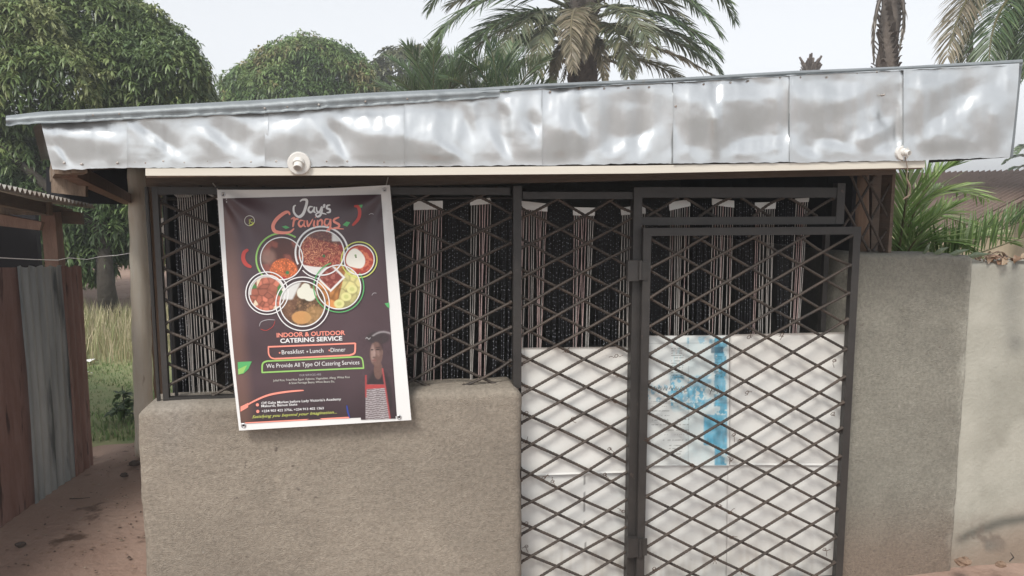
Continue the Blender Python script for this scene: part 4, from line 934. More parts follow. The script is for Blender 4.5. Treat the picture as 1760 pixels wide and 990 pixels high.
for i, (x0_, y0_, x1_, y1_, lb) in enumerate([(1578, 446, 1600, 416, 'short pale green cut leaf blade on the wall top, leftmost of the cut blades'), (1590, 446, 1632, 424, 'broad grey green cut leaf blade lying slanted on the wall top'), (1612, 447, 1668, 428, 'long grey green cut leaf blade reaching toward the brown leaf bundle'), (1640, 447, 1705, 436, 'low flat grey green cut leaf blade nearest the brown leaf bundle')]):
    a, b_ = at(x0_, y0_, .07), at(x1_, y1_, .02); mid = (a+b_)/2+(0, -.02, .012); wv = np.array((-.004, .0, .013)); 
    mb = MB(); mb.add([a, mid-wv, mid+(0, -.004, 0), mid+wv, b_, a+(0, .004, 0), mid+(0, .003, 0)], [(0, 1, 2), (0, 2, 3), (1, 4, 2), (2, 4, 3), (0, 6, 1), (0, 3, 6), (1, 6, 4), (3, 4, 6)], col=(.17, .22, .14))
    o = mb.build('cut_leaf', 'leaf', origin=a); tagit(o, lb, 'leaf', 'cut leaf blades on the wall top')
# palm behind the wall
b = np.array((at(1570, 450, .75)[0], .95, 0.)); yp = thing('young_palm', b, 'bright green young palm spreading over the wall between kiosk and neighbouring roof', 'palm tree')
cx_ = np.array((b[0], b[1], 1.05)); MB().tube([b, cx_], [.1, .08], 9).build('trunk', 'palm_bark', yp)
GB = [(.15, .25, .07), (.22, .33, .10), (.31, .40, .17)]; GD = [(.09, .16, .045), (.14, .22, .07)]
frond(yp, [cx_, at(1560, 455, .6), at(1650, 455, .35), at(1790, 395, .3)], .32, 36, .0075, GD, hang=.08, ang=.75, up=1.6, start=.3, rad=.012)
frond(yp, [cx_, at(1530, 350, .6), at(1590, 290, .7), at(1700, 345, .8)], .36, 66, .0055, GB, hang=.45, ang=1.0, up=.1, start=.15, rad=.012)
frond(yp, [cx_, at(1520, 380, .9), at(1560, 330, 1.0), at(1690, 400, 1.1)], .36, 66, .0055, GB, hang=.35, ang=1.0, up=.1, start=.15, rad=.012)
frond(yp, [cx_, at(1530, 420, .5), at(1590, 380, .5), at(1680, 440, .5)], .32, 60, .0055, GB, hang=.3, ang=1.0, up=.1, start=.15, rad=.012)
frond(yp, [cx_, at(1560, 360, .6), at(1590, 300, .6), at(1640, 285, .6)], .32, 50, .0055, GB, hang=.2, ang=.8, up=.2, start=.2, rad=.012)
frond(yp, [cx_, at(1620, 440, 1.2), at(1700, 390, 1.2), at(1800, 370, 1.2)], .32, 50, .006, GD, hang=.1, ang=.7, up=.9, start=.2, rad=.012)
frond(yp, [cx_, at(1550, 400, .4), at(1560, 340, .4), at(1562, 290, .4)], .30, 24, .006, GB, hang=.15, ang=.7, up=.2, start=.2, rad=.012)
frond(yp, [cx_, at(1545, 440, .5), at(1570, 400, .45), at(1640, 350, .45)], .30, 50, .0055, GB, hang=.3, ang=.9, up=.2, start=.15, rad=.011)
frond(yp, [cx_, at(1600, 430, .8), at(1660, 380, .8), at(1740, 420, .9)], .30, 50, .0055, GB, hang=.35, ang=.9, up=.3, start=.2, rad=.011)
frond(yp, [cx_, at(1500, 380, 1.4), at(1450, 330, 1.6), at(1400, 380, 1.9)], .32, 50, .0055, GB, hang=.35, ang=1.0, up=.1, start=.2, rad=.012)
for (x0_, y0_, x1_, y1_) in ((1578, 330, 1606, 272), (1582, 345, 1638, 270), (1572, 340, 1590, 285)):
    a, b_ = at(x0_, y0_, .55), at(x1_, y1_, .5); wv = np.array((.010, 0, .004)); m_ = (a+b_)/2
    mb = MB(); mb.add([a, m_-wv, m_+(0, -.006, 0), m_+wv, b_], [(0, 1, 2), (0, 2, 3), (1, 4, 2), (2, 4, 3)], col=(.14, .24, .05)); mb.build('leaf_blade', 'leaf', yp)
# hanging twine at the right lamp
mb = MB(); mb.tube([at(1556, 270, -.33), at(1560, 290, -.33), at(1558, 308, -.33), at(1564, 325, -.33), at(1560, 338, -.33)], .0018, 5)
mb.tube([at(1558, 306, -.33), at(1564, 318, -.335), at(1565, 333, -.33)], [.0025, .0035, .002], 7); mb.tube([at(1552, 343, -.33), at(1558, 339, -.333), at(1564, 335, -.33)], [.002, .0045, .002], 7)
tagit(mb.build('twine', 'brown_wood', origin=at(1556, 270, -.33)), 'frayed pale twine with a cloth knot dangling below the right lamp socket', 'twine')

# ================================================================== LAMP HOLDERS
def lamp_holder(cx, cy, r_, lab, tiltx, tiltz, q=1.0):
    c = at(cx, cy, FY-.02); k = r_/F*(-CC[1]+FY)*1.0; R_ = k
    t = thing('lamp_holder', c, lab, 'lamp holder', 'round lamp holders screwed to the fascia')
    mb = MB(); pr = [(.02, 1.0), (-.004, 1.0), (-.007, .97), (-.008, .9), (-.0085, .45), (-.0085, .0)]
    n = 28; V = []
    for (yy, rr) in pr:
        for j in range(n): V.append(c+np.array((math.cos(2*math.pi*j/n)*R_*rr, yy, math.sin(2*math.pi*j/n)*R_*rr)))
    mb.add(V, [(i*n+j, (i+1)*n+j, (i+1)*n+(j+1) % n, i*n+(j+1) % n) for i in range(len(pr)-1) for j in range(n)]); mb.build('base_plate', 'lamp_white', t)
    ax = np.array((tiltx, -1, tiltz)); ax /= np.linalg.norm(ax); a = c+(0, -.007, .004)
    mb = MB(); mb.tube([a-ax*.006, a+ax*.010, a+ax*.011], [.021*q, .021*q, .0165*q], 18); mb.build('collar', 'lamp_white', t)
    mb = MB(); mb.tube([a+ax*.011, a+ax*.030, a+ax*.030, a+ax*.012], [.0162*q, .0155*q, .0118*q, .0118*q], 18, cap=False); mb.build('socket', 'lamp_white', t)
    mb = MB(); mb.tube([a+ax*.013, a+ax*.018], [.0118*q, .0118*q], 12); mb.build('socket_inside', 'lamp_inside', t)
lamp_holder(514, 281, 18.5, 'grimy white round lamp holder above the poster, its socket empty', -.12, -1.1)
lamp_holder(1551, 263, 13.5, 'white round lamp holder at the right end, twine hanging from it', .2, -.25, .72)
# cable along left under the roof
mb = MB(); mb.tube(bez([at(252, 312, .1), at(300, 320, .1), at(350, 322, .1), at(378, 345, .1)], 16), .004, 6); tagit(mb.build('cable', 'header', origin=at(252, 312, .1)), 'thin grey cable looping under the roof above the left grille', 'cable')
mb = MB(); U, Vv = np.meshgrid(np.linspace(0, 1, 20), np.linspace(0, 1, 10), indexing='ij'); px_ = 290+46*U; py_ = 318+6*U+22*Vv*np.sin(math.pi*np.clip(U*.8+.1, 0, 1))
tagit(np_mesh('plastic_scrap', atv(px_, py_, .2+.02*np.sin(U*9+Vv*3)), grid_faces(20, 10), 'header', smooth=True, origin=at(300, 320, .2)), 'grey plastic scrap draped above the leftmost bead curtain', 'plastic sheet')
mb = MB(); q = [at(273, 376, .16), at(290, 372, .16), at(293, 408, .17), at(274, 399, .16)]; mb.add(q+[p+(0, .002, 0) for p in q], [(0, 1, 2, 3), (7, 6, 5, 4), (0, 4, 5, 1), (1, 5, 6, 2), (2, 6, 7, 3), (3, 7, 4, 0)])
tagit(mb.build('cloth_tag', 'cloth', origin=q[0]), 'small pale cloth tag hanging behind the leftmost grille bars', 'cloth')

# ================================================================== BEAD CURTAINS
CY = .10
def strand(parent, x, y0, x2, y2, Y, mat_, r=.0016, wob=1.2):
    n = 9; pts = []
    ph = rng.uniform(0, 6)
    for i in range(n):
        t = i/(n-1); pts.append(at(x+(x2-x)*t+wob*math.sin(ph+t*5)*t, y0+(y2-y0)*t, Y+.004*math.sin(ph+t*7)))
    return MB().tube(pts, r, 5).build('strand', mat_, parent)
def bead_strand(parent, x, y0, x2, y2, Y, step=7.5):
    mb = MB(); pts = [at(x+(x2-x)*t, y0+(y2-y0)*t, Y) for t in np.linspace(0, 1, 6)]; mb.tube(pts, .0010, 4, mi=0)
    y = y0+rng.uniform(0, step)
    while y < y2:
        t = (y-y0)/(y2-y0); c = at(x+(x2-x)*t, y, Y); r = .0021*rng.uniform(.7, 1.25)
        if rng.random() < .82:
            mb.add([c+(r, 0, 0), c-(r, 0, 0), c+(0, r, 0), c-(0, r, 0), c+(0, 0, r*1.4), c-(0, 0, r*1.4)], [(0, 2, 4), (2, 1, 4), (1, 3, 4), (3, 0, 4), (2, 0, 5), (1, 2, 5), (3, 1, 5), (0, 3, 5)], mi=1)
        y += step*rng.uniform(.75, 1.3)
    return mb.build('bead_strand', ['strand_dark', 'bead'], parent)
heads = [((711, 346), (761, 345), (761, 360), (711, 361), 'p', 'pink stringed curtain hanging by its white header just right of the poster'),
         ((808, 344), (842, 340), (846, 350), (808, 353), 'p', 'narrow pink stringed curtain with a curled header, left of the grille post'),
         ((895, 345), (941, 350), (941, 364), (895, 359), 'p', 'pink stringed curtain with a slanted header, right of the grille post'),
         ((985, 356), (1023, 357), (1022, 371), (985, 370), 'p', 'pink stringed curtain in the middle of the fixed grille, header lowest'),
         ((1067, 357), (1109, 352), (1110, 367), (1068, 370), 'w', 'pale stringed curtain half hidden behind the gate post'),
         ((1150, 348), (1186, 342), (1187, 354), (1151, 362), 'w', 'white stringed curtain with a header tilted up right, first behind the gate'),
         ((1224, 341), (1262, 345), (1262, 357), (1224, 352), 'w', 'white stringed curtain with a header tilted down right, second behind the gate'),
         ((1298, 348), (1334, 347), (1333, 359), (1298, 360), 'w', 'white stringed curtain with a level header, third behind the gate'),
         ((1367, 341), (1391, 340), (1390, 347), (1367, 348), 'w', 'narrow white stringed curtain, the rightmost behind the gate')]
for (tl, tr, br, bl_, kc, lb) in heads:
    o_ = at((tl[0]+tr[0])/2, tl[1], CY); t = thing('string_curtain', o_, lb, 'string curtain', 'string curtains hung behind the grilles')
    mb = MB(); mb.slab([at(*bl_, CY), at(*br, CY), at(*tr, CY), at(*tl, CY)], .004); mb.build('header', 'header', t)
    n = int((tr[0]-tl[0])/3.9); ybot = 700
    for i in range(n):
        f = (i+.5)/n; x = bl_[0]+(br[0]-bl_[0])*f; y = bl_[1]+(br[1]-bl_[1])*f
        g = 6*(rng.random()-.5)*2+(12 if x > 1360 else 0)*(-1)
        m_ = ('strand_pink' if rng.random() < .75 else 'strand_white') if kc == 'p' else ('strand_white' if rng.random() < .8 else 'strand_pink')
        strand(t, x, y-1, x+g+(rng.choice([-7, 0, 6]) if rng.random() < .35 else 0)-8, ybot, CY+.002, m_, r=rng.uniform(.0013, .0021))
# leftmost curtain (no header visible)
o_ = at(345, 332, CY); t = thing('string_curtain', o_, 'pale stringed curtain left of the poster, its top under the plastic scrap', 'string curtain', 'string curtains hung behind the grilles')
for i in range(13):
    x = 305+i*4.0; strand(t, x, 332+rng.uniform(-3, 3), x+24+rng.uniform(-5, 5), 705, CY, 'strand_white', r=.0019)
darks = [(296, 308, 26, 'left edge', 4), (372, 392, 20, 'b', 5), (682, 707, 6, '', 7), (765, 806, 0, '', 10), (848, 886, 0, '', 9), (943, 984, 0, '', 11), (1025, 1066, 0, '', 10), (1112, 1148, 0, '', 9), (1190, 1222, 0, '', 8), (1264, 1297, 0, '', 8), (1336, 1364, 0, '', 7)]
dl_ = ['dark beaded strands at the far left of the grille, beside the cloth tag', 'dark beaded strands tucked along the left edge of the poster', 'dark beaded strands along the right edge of the poster', 'dark beaded strands between the first and second pink curtains right of the poster',
       'dark beaded strands just left of the grille post', 'dark beaded strands between the slanted header and lowest header curtains', 'dark beaded strands just left of the gate post', 'dark beaded strands at the hinge side of the gate, left of the first white curtain',
       'dark beaded strands between the first and second white curtains behind the gate', 'dark beaded strands between the second and third white curtains behind the gate', 'dark beaded strands between the third and the narrow rightmost curtain']
for (xa_, xb_, dx, _, n), lb in zip(darks, dl_):
    o_ = at((xa_+xb_)/2, 345, CY+.02); t = thing('bead_curtain', o_, lb, 'bead curtain', 'dark bead curtains between the string curtains')
    for i in range(n):
        x = xa_+(xb_-xa_)*(i+.5)/n; bead_strand(t, x+rng.uniform(-1, 1), 346, x+dx-5+rng.uniform(-4, 4), 700, CY+.02+.01*(i % 2))
# curtain rod + dark cloth behind
mb = MB(); mb.tube([at(270, 342, CY+.01), at(1400, 338, CY+.01)], .006, 8); mb.build('curtain_rod', 'black_paint', K)

# ================================================================== POSTER
PT = thing('vinyl_poster', at(540, 530, -.12), 'white bordered catering poster with food pictures, hung over the left grille', 'poster')
cor = dict(tl=(373, 326), tr=(670, 318), br=(707, 722), bl=(411, 740))
def YP(px_, py_, h=0.0):
    px_ = np.asarray(px_, float); py_ = np.asarray(py_, float)
    v = (py_-322)/410.
    y = -.045-.10*np.clip(v, 0, 1.1)**.8
    u = (px_-373-38*v)/297.
    d1 = np.hypot(u, v*.9); a1 = np.arctan2(v, u+1e-6)
    y = y+.010*np.exp(-d1*3.)*np.sin(a1*9)*smoothstep(.0, .15, d1)
    d2 = np.hypot(1-u, v*.9); a2 = np.arctan2(v, 1-u+1e-6)
    y = y+.010*np.exp(-d2*2.8)*np.sin(a2*8+1)*smoothstep(.0, .15, d2)
    y = y+.004*np.sin(u*7+1)*(1-np.clip(v, 0, 1)*.6)+.003*np.sin(v*9+u*3)
    y = y+.012*np.sin(math.pi*np.clip(u, 0, 1))*np.exp(-v*5)*-1
    return y-h
def pp(px_, py_, h=0.0): return atv(px_, py_, YP(px_, py_, h))
def pgrid(name, c, n, h, mat_, colf=None, thick=0, label=None, topsag=0):
    (tl, tr, br, bl_) = [np.array(q, float) for q in c]
    U, Vv = np.meshgrid(np.linspace(0, 1, n[0]), np.linspace(0, 1, n[1]), indexing='ij')
    Pp = (tl*(1-U[..., None])+tr*U[..., None])*(1-Vv[..., None])+(bl_*(1-U[..., None])+br*U[..., None])*Vv[..., None]
    Pp[..., 1] += topsag*np.sin(math.pi*U)*(1-Vv)
    Pp[..., 0] += 3.5*np.sin(math.pi*Vv)*(1-U)*-1+0
    P = pp(Pp[..., 0], Pp[..., 1], h)
    tint = colf(Pp[..., 0].ravel(), Pp[..., 1].ravel()) if colf else None
    return np_mesh(name, P, grid_faces(*n)[:, ::-1], mat_, PT, tint=tint, smooth=True, label=label)
pgrid('backing', [cor['tl'], cor['tr'], cor['br'], cor['bl']], (70, 90), 0, 'vinyl_white', topsag=3)
def panel_col(px_, py_):
    n = fbm(px_/60., py_/60., 2)[:, None]; c = np.array((.080, .050, .058))*(.75+.5*n)
    bt = smoothstep(640, 730, py_)[:, None]; c = c*(1-bt*.5)
    warm_ = smoothstep(412, 386, px_-(py_-330)*.085)[:, None]*smoothstep(330, 400, py_)[:, None]
    return c+warm_*np.array((.08, .04, .02))
pgrid('printed_panel', [(383, 341), (655, 334), (682, 715), (414, 727)], (90, 120), .0012, 'print', panel_col)

def layer_each(items, parent=PT):
    groups = []
    for it_ in items:
        if groups and groups[-1][0][1] == it_[1] and min(math.hypot(a[0]-b[0], a[1]-b[1]) for a in groups[-1][-1][0] for b in it_[0]) < 1.5: groups[-1].append(it_)
        else: groups.append([it_])
    for g_ in groups: layer('printed_ornament', g_, parent)
def layer(name, items, parent=PT, label=None):
    """items: list of (polygon points in picture px, material, layer h)"""
    mb = MB(); ms = []
    for pts, m_, h in items:
        if m_ not in ms: ms.append(m_)
        a = np.array(pts, float); V = pp(a[:, 0], a[:, 1], h); mb.add(list(V), [tuple(range(len(V)))], ms.index(m_))
    return mb.build(name, ms, parent, label=label)
def stroke(pts, w_, m_, h, it, taper=True, sub=8):
    pts = [np.array(p, float) for p in pts]; P = []
    for i in range(len(pts)-1):       # catmull-rom
        p0_, p1_, p2_, p3_ = pts[max(i-1, 0)], pts[i], pts[i+1], pts[min(i+2, len(pts)-1)]
        for k in range(sub):
            t = k/sub; P.append(.5*((2*p1_)+(-p0_+p2_)*t+(2*p0_-5*p1_+4*p2_-p3_)*t*t+(-p0_+3*p1_-3*p2_+p3_)*t**3))
    P.append(pts[-1]); P = np.array(P); n = len(P)
    T = np.gradient(P, axis=0); T /= np.linalg.norm(T, axis=1, keepdims=True)+1e-9; N_ = np.stack([-T[:, 1], T[:, 0]], 1)
    s = np.linspace(0, 1, n); w__ = w_*(np.sin(np.clip(s*1.0, .0, 1)*math.pi)**.4*.75+.3 if taper else np.ones(n))*(1+.15*np.sin(T[:, 1]*2.5))
    Lf = P+N_*w__[:, None]/2; Rt = P-N_*w__[:, None]/2
    for i in range(n-1): it.append(([Lf[i], Lf[i+1], Rt[i+1], Rt[i]], m_, h))
Z = lambda l: [(360+x/4.5, 310+y/4.5) for x, y in l]       # from enlarged crop 1
Z2 = lambda l: [(360+x/4.5, 530+y/4.5) for x, y in l]      # from enlarged crop 2
it = []; m_ = 'ink_white'; h = .0035
for s_, w_ in [([(700, 165), (718, 150), (752, 155), (745, 205), (722, 262), (688, 282), (655, 250), (652, 205), (668, 192)], 12),     # J
               ([(800, 205), (775, 205), (765, 232), (785, 248), (806, 225), (812, 205), (808, 240), (822, 248)], 9),            # a
               ([(828, 205), (832, 238), (852, 240), (868, 205), (868, 240), (855, 272), (832, 280), (824, 262), (850, 250), (905, 262)], 9),   # y
               ([(878, 196), (889, 190), (883, 214)], 9),
               ([(935, 190), (912, 196), (908, 215), (930, 225), (930, 245), (905, 250)], 9)]:                     # s
    stroke(Z(s_), w_/4.5*1.6, m_, h, it)
m_ = 'ink_coral'
for s_, w_ in [([(622, 268), (610, 245), (575, 255), (520, 300), (492, 350), (505, 392), (560, 405), (620, 400), (655, 372)], 15),     # C
               ([(630, 300), (655, 290), (650, 330), (645, 362)], 9), ([(650, 325), (668, 300), (690, 300)], 9),     # r
               ([(728, 310), (700, 312), (690, 340), (708, 358), (730, 335), (735, 310), (732, 350), (748, 358)], 9),   # a
               ([(755, 308), (765, 355), (800, 298)], 9),                                                          # v
               ([(812, 308), (808, 350), (822, 356)], 9), ([(818, 288), (822, 284)], 8),                              # i
               ([(838, 305), (835, 355)], 9), ([(838, 325), (860, 305), (872, 320), (868, 355)], 9),                    # n
               ([(925, 300), (898, 302), (890, 335), (910, 350), (930, 325), (935, 300), (935, 350), (925, 385), (905, 395), (930, 372), (1040, 376)], 9),   # g
               ([(1005, 285), (968, 300), (965, 320), (1000, 340), (998, 362), (960, 368)], 10)]:                      # s
    stroke(Z(s_), w_/4.5*1.6, m_, h, it)
layer('script_title', it)
# text lines
def text(name, body, x0, y0, x1, y1, hgt, m_, h=.0035, off=0.0, shear=0.0):
    """baseline from (x0,y0) to (x1,y1) in picture px, cap height hgt px"""
    cu = bpy.data.curves.new('t', 'FONT'); cu.body = body; cu.offset = off; cu.resolution_u = 3; cu.shear = shear
    ob = bpy.data.objects.new('t', cu); COL.objects.link(ob); dg = bpy.context.evaluated_depsgraph_get(); dg.update()
    me = bpy.data.meshes.new_from_object(ob.evaluated_get(dg)); bpy.data.objects.remove(ob)
    V = np.array([v.co[:] for v in me.vertices]); xm, xM = V[:, 0].min(), V[:, 0].max()
    ch = .70; s = (V[:, 0]-xm)/(xM-xm); dx, dy = x1-x0, y1-y0; L = math.hypot(dx, dy); nx_, ny_ = dy/L, -dx/L
    px_ = x0+dx*s+nx_*V[:, 1]/ch*hgt; py_ = y0+dy*s+ny_*V[:, 1]/ch*hgt
    W = pp(px_, py_, h)
    mb = MB(); mb.add(list(W), [tuple(p.vertices) for p in me.polygons]); mb.build(name, m_, PT); bpy.data.meshes.remove(me)
text('lettering', 'INDOOR & OUTDOOR', *Z2([(520, 224)])[0], *Z2([(1050, 204)])[0], 7.4, 'ink_coral', off=.028)
text('lettering', 'CATERING SERVICE', *Z2([(548, 268)])[0], *Z2([(1028, 247)])[0], 7.4, 'ink_white', off=.028)
text('lettering', 'Breakfast', *Z2([(560, 356)])[0], *Z2([(733, 346)])[0], 7.2, 'ink_white', off=.0)
text('lettering', 'Lunch', *Z2([(778, 346)])[0], *Z2([(882, 341)])[0], 7.2, 'ink_white', off=.0)
text('lettering', 'Dinner', *Z2([(938, 338)])[0], *Z2([(1052, 333)])[0], 7.2, 'ink_white', off=.0)
text('lettering', 'We Provide All Type Of Catering Services', *Z2([(440, 462)])[0], *Z2([(1160, 432)])[0], 7.2, 'ink_white', off=.0)
text('lettering', 'OUR SERVICES ARE:', *Z2([(695, 525)])[0], *Z2([(866, 518)])[0], 3.4, 'ink_grey')
text('lettering', 'Jollof Rice, Fried Rice Egusi, Ogbono, Vegetables, Afang, White Rice', *Z2([(492, 566)])[0], *Z2([(1085, 538)])[0], 3.6, 'ink_pale')
text('lettering', '& Stew Porriage Beans, White Beans Etc.', *Z2([(615, 586)])[0], *Z2([(970, 572)])[0], 3.6, 'ink_pale')
text('lettering', "Off Gaba Market before Lady Victoria's Academy", *Z2([(402, 742)])[0], *Z2([(1018, 710)])[0], 4.2, 'ink_white', off=.01)
text('lettering', 'Makurdi, Benue State', *Z2([(402, 765)])[0], *Z2([(680, 750)])[0], 4.2, 'ink_white', off=.01)
text('lettering', '+234 903 422 3756, +234 913 402 1363', *Z2([(404, 804)])[0], *Z2([(884, 780)])[0], 4.0, 'ink_white', off=.01)
text('lettering', 'Satisfying you beyond your Imagination...', *Z2([(330, 850)])[0], *Z2([(985, 812)])[0], 5.0, 'ink_lime', shear=.4)
text('lettering', 'JC', *Z([(303, 328)])[0], *Z([(334, 326)])[0], 6.5, 'ink_lime', off=.01)
it = []
for (x, y) in ((543, 344), (757, 335), (927, 325)):
    c = Z2([(x, y)])[0]; it.append(([(c[0]+1.5*math.cos(a), c[1]+1.5*math.sin(a)) for a in np.linspace(0, 6.28, 9)[:-1]][::-1], 'ink_coral' if x != 757 else 'ink_pale', .003))
stroke(Z2([(452, 298), (790, 284), (1128, 270)]), 2.8, 'ink_coral', .003, it, False); stroke(Z2([(1128, 268), (1126, 330), (1116, 350), (1085, 362)]), 2.8, 'ink_coral', .0031, it, False)
stroke(Z2([(1088, 362), (790, 377), (505, 390)]), 2.8, 'ink_coral', .003, it, False); stroke(Z2([(507, 390), (475, 380), (458, 350), (456, 297)]), 2.8, 'ink_coral', .0031, it, False)
stroke(Z2([(405, 496), (800, 478), (1195, 462)]), 2.6, 'ink_green', .003, it, False); stroke(Z2([(1192, 464), (1185, 405), (1170, 380), (1140, 374)]), 2.6, 'ink_green', .0031, it, False)
stroke(Z2([(1144, 374), (800, 392), (445, 408)]), 2.6, 'ink_green', .003, it, False); stroke(Z2([(447, 408), (418, 420), (408, 445), (408, 498)]), 2.6, 'ink_green', .0031, it, False)
layer('text_frames', it)
it = []
stroke(Z2([(242, 780), (340, 720), (460, 670), (600, 645), (730, 634)]), 3.6, 'ink_coral', .003, it, True)
it.append((Z2([(240, 760), (240, 800), (300, 765), (300, 730)]), 'ink_coral', .0032)); it.append((Z2([(275, 882), (1082, 838), (1082, 850), (275, 890)])[::1], 'ink_coral', .003))
for (x, y) in ((371, 746), (374, 797)):
    c = Z2([(x, y)])[0]; it.append(([(c[0]+2.8*math.cos(a), c[1]+2.8*math.sin(a)) for a in np.linspace(0, 6.28, 13)[:-1]][::-1], 'ink_coral', .003))
# leaves and chillies
it.append((Z2([(218, 415), (328, 410), (300, 470), (262, 505), (222, 512)]), 'ink_leaf', .003)); it.append((Z2([(222, 470), (290, 440), (262, 500), (224, 510)]), 'ink_green', .0033))
it.append((Z([(1355, 952), (1390, 945), (1392, 988), (1375, 980)]), 'ink_leaf', .003))
for q in ([(560, 358), (590, 350), (620, 365), (590, 376)], [(1030, 345), (1060, 318), (1088, 325), (1065, 358)], [(1150, 192), (1185, 188), (1180, 210), (1155, 212)]): it.append((Z(q), 'ink_leaf', .003))
stroke(Z([(1118, 200), (1150, 205), (1162, 250), (1150, 300), (1105, 350)]), 5.0, 'ink_red', .0032, it); stroke(Z([(300, 535), (268, 560), (262, 610), (285, 650), (325, 672)]), 6.0, 'ink_red', .0032, it)
for pts in ([(385, 140), (400, 105), (450, 88), (508, 90)], ): stroke(Z2(pts), 1.3, 'ink_grey', .003, it)
stroke(Z2([(395, 160), (440, 170), (490, 140), (508, 95)]), 1.0, 'ink_red', .003, it); stroke(Z([(1232, 268), (1250, 256), (1270, 262)]), 1.0, 'ink_grey', .003, it); stroke(Z([(1255, 890), (1270, 872), (1292, 872)]), 1.0, 'ink_grey', .003, it)
def ring(c, r0, r1, m_, h, it, n=56, a0=0, a1=6.2832):
    c = Z([c])[0]; r0 /= 4.5; r1 /= 4.5; A = np.linspace(a0, a1, n+1)
    for i in range(n):
        it.append(([(c[0]+r1*math.cos(A[i]), c[1]+r1*math.sin(A[i])), (c[0]+r0*math.cos(A[i]), c[1]+r0*math.sin(A[i])), (c[0]+r0*math.cos(A[i+1]), c[1]+r0*math.sin(A[i+1])), (c[0]+r1*math.cos(A[i+1]), c[1]+r1*math.sin(A[i+1]))], m_, h))
ring((310, 312), 36, 41, 'ink_pale', .003, it, 30); ring((310, 312), 30, 41, 'ink_lime', .0032, it, 10, .4, 1.6)
layer_each(it)
it = []
ring((558, 605), 160, 168, 'ink_white', .0060, it); ring((558, 605), 190, 203, 'ink_green', .0030, it, 56, 1.9, 5.3)
ring((868, 560), 168, 178, 'ink_white', .0064, it); ring((868, 560), 196, 210, 'ink_white', .0031, it, 60, -3.6, .7); ring((868,560), 196, 204, 'ink_white', .0031, it, 40, .7, 2.4)
ring((1158, 614), 112, 120, 'ink_white', .0066, it); ring((1158, 614), 134, 142, 'ink_lime', .0062, it)
ring((445, 872), 136, 144, 'ink_white', .0068, it); ring((445, 872), 160, 168, 'ink_white', .0062, it)
ring((720, 955), 170, 179, 'ink_white', .0086, it); ring((720, 955), 203, 211, 'ink_white', .0070, it)
ring((1000, 825), 166, 174, 'ink_white', .0076, it); ring((1000, 825), 190, 198, 'ink_leaf', .0066, it, 60, -.6, 4.4)
layer('picture_rings', it)
# food pictures: printed discs
def disc(c, r, colf, h):
    cx, cy = Z([c])[0]; R_ = r/4.5; nr, na = 46, 120; rr = np.linspace(0, 1, nr); aa = np.linspace(0, 2*math.pi, na)
    Rg, Ag = np.meshgrid(rr, aa, indexing='ij'); u = Rg*np.cos(Ag); v = Rg*np.sin(Ag)
    px_ = cx+u*R_; py_ = cy+v*R_; P = pp(px_, py_, h)
    np_mesh('food_picture', P, grid_faces(nr, na), 'print', PT, tint=colf(u.ravel(), v.ravel()), smooth=True)
def blend(c, k, col): k = np.clip(k, 0, 1)[:, None]; return c*(1-k)+np.array(col)*k
def cell(u, v, s, seed):
    r_ = np.random.default_rng(seed); n = int(s*s*1.3)+4; q = r_.uniform(-1.1, 1.1, (n, 2)); d = (u[:, None]-q[None, :, 0])**2+(v[:, None]-q[None, :, 1])**2
    i = np.argmin(d, 1); d.sort(axis=1); return i, np.sqrt(d[:, 1])-np.sqrt(d[:, 0]), r_.random(n)[i]
def rice(u, v):
    c = np.ones((len(u), 3))*np.array((.09, .035, .03)); i, e, r_ = cell(u, v, 9, 3)
    c = blend(c, smoothstep(.45, .65, fbm(u*3+5, v*3, 1)), (.26, .08, .06)); c = blend(c, smoothstep(.3, 0, np.hypot(u+.65, v+.1)-.2)*.7, (.34, .2, .16))
    m_ = smoothstep(.06, -.04, np.hypot((u-.1)/.66, (v-.62)/.62)-1); j, e2, r2 = cell(u, v, 22, 8)
    rc = np.array((.78, .20, .07))*(.6+.55*r2[:, None])*(.5+np.clip(e2*16, 0, .6)[:, None]); c = c*(1-m_[:, None])+rc*m_[:, None]
    c = blend(c, smoothstep(.12, .06, np.hypot(u-.28, v-.68)), (.03, .20, .08)); c = blend(c, smoothstep(.14, .10, np.hypot(u-.1, v-.98)), (.4, .03, .05)); return c
def noodles(u, v):
    w1 = np.sin((u*1.0+fbm(u*4, v*4, 1)*1.6)*26+v*8); w2 = np.sin((v+fbm(u*3+7, v*3, 4)*1.4)*24-u*9); n = fbm(u*4, v*4, 9)
    c = np.ones((len(u), 3))*np.array((.24, .055, .04)); c = blend(c, smoothstep(.3, .9, w1)*(n > .42), (.66, .30, .17)); c = blend(c, smoothstep(.4, .95, w2)*(n < .5), (.50, .15, .10)); c = blend(c, smoothstep(.58, .7, fbm(u*3, v*3, 3))*.6, (.33, .04, .05))
    c = blend(c, smoothstep(-.52, -.62, v-.25*u)*.7, (.08, .05, .05)); c = blend(c, smoothstep(.02, .06, v-.62+.15*(u**2)), (.76, .74, .72)); c = blend(c, (smoothstep(.45, .5, u)*smoothstep(-.5, -.56, v)), (.7, .7, .68)); c = blend(c, smoothstep(.09, .05, np.hypot(u-.1, v-.15)), (.05, .15, .06)); return c
def pounded(u, v):
    c = np.ones((len(u), 3))*np.array((.36, .045, .03)); c = blend(c, smoothstep(.5, .62, fbm(u*5, v*5, 3)), (.60, .16, .08)); d = np.hypot(u+.25, v+.02-.1*np.sin(u*4))
    c = blend(c, smoothstep(.70, .63, d), (.80, .78, .70)); c = blend(c, smoothstep(.1, .05, np.hypot(u+.25, v+.3)), (.2, .3, .12)); return blend(c, smoothstep(.04, .02, np.hypot(u+.22, v+.18)-.03), (.10, .16, .07))
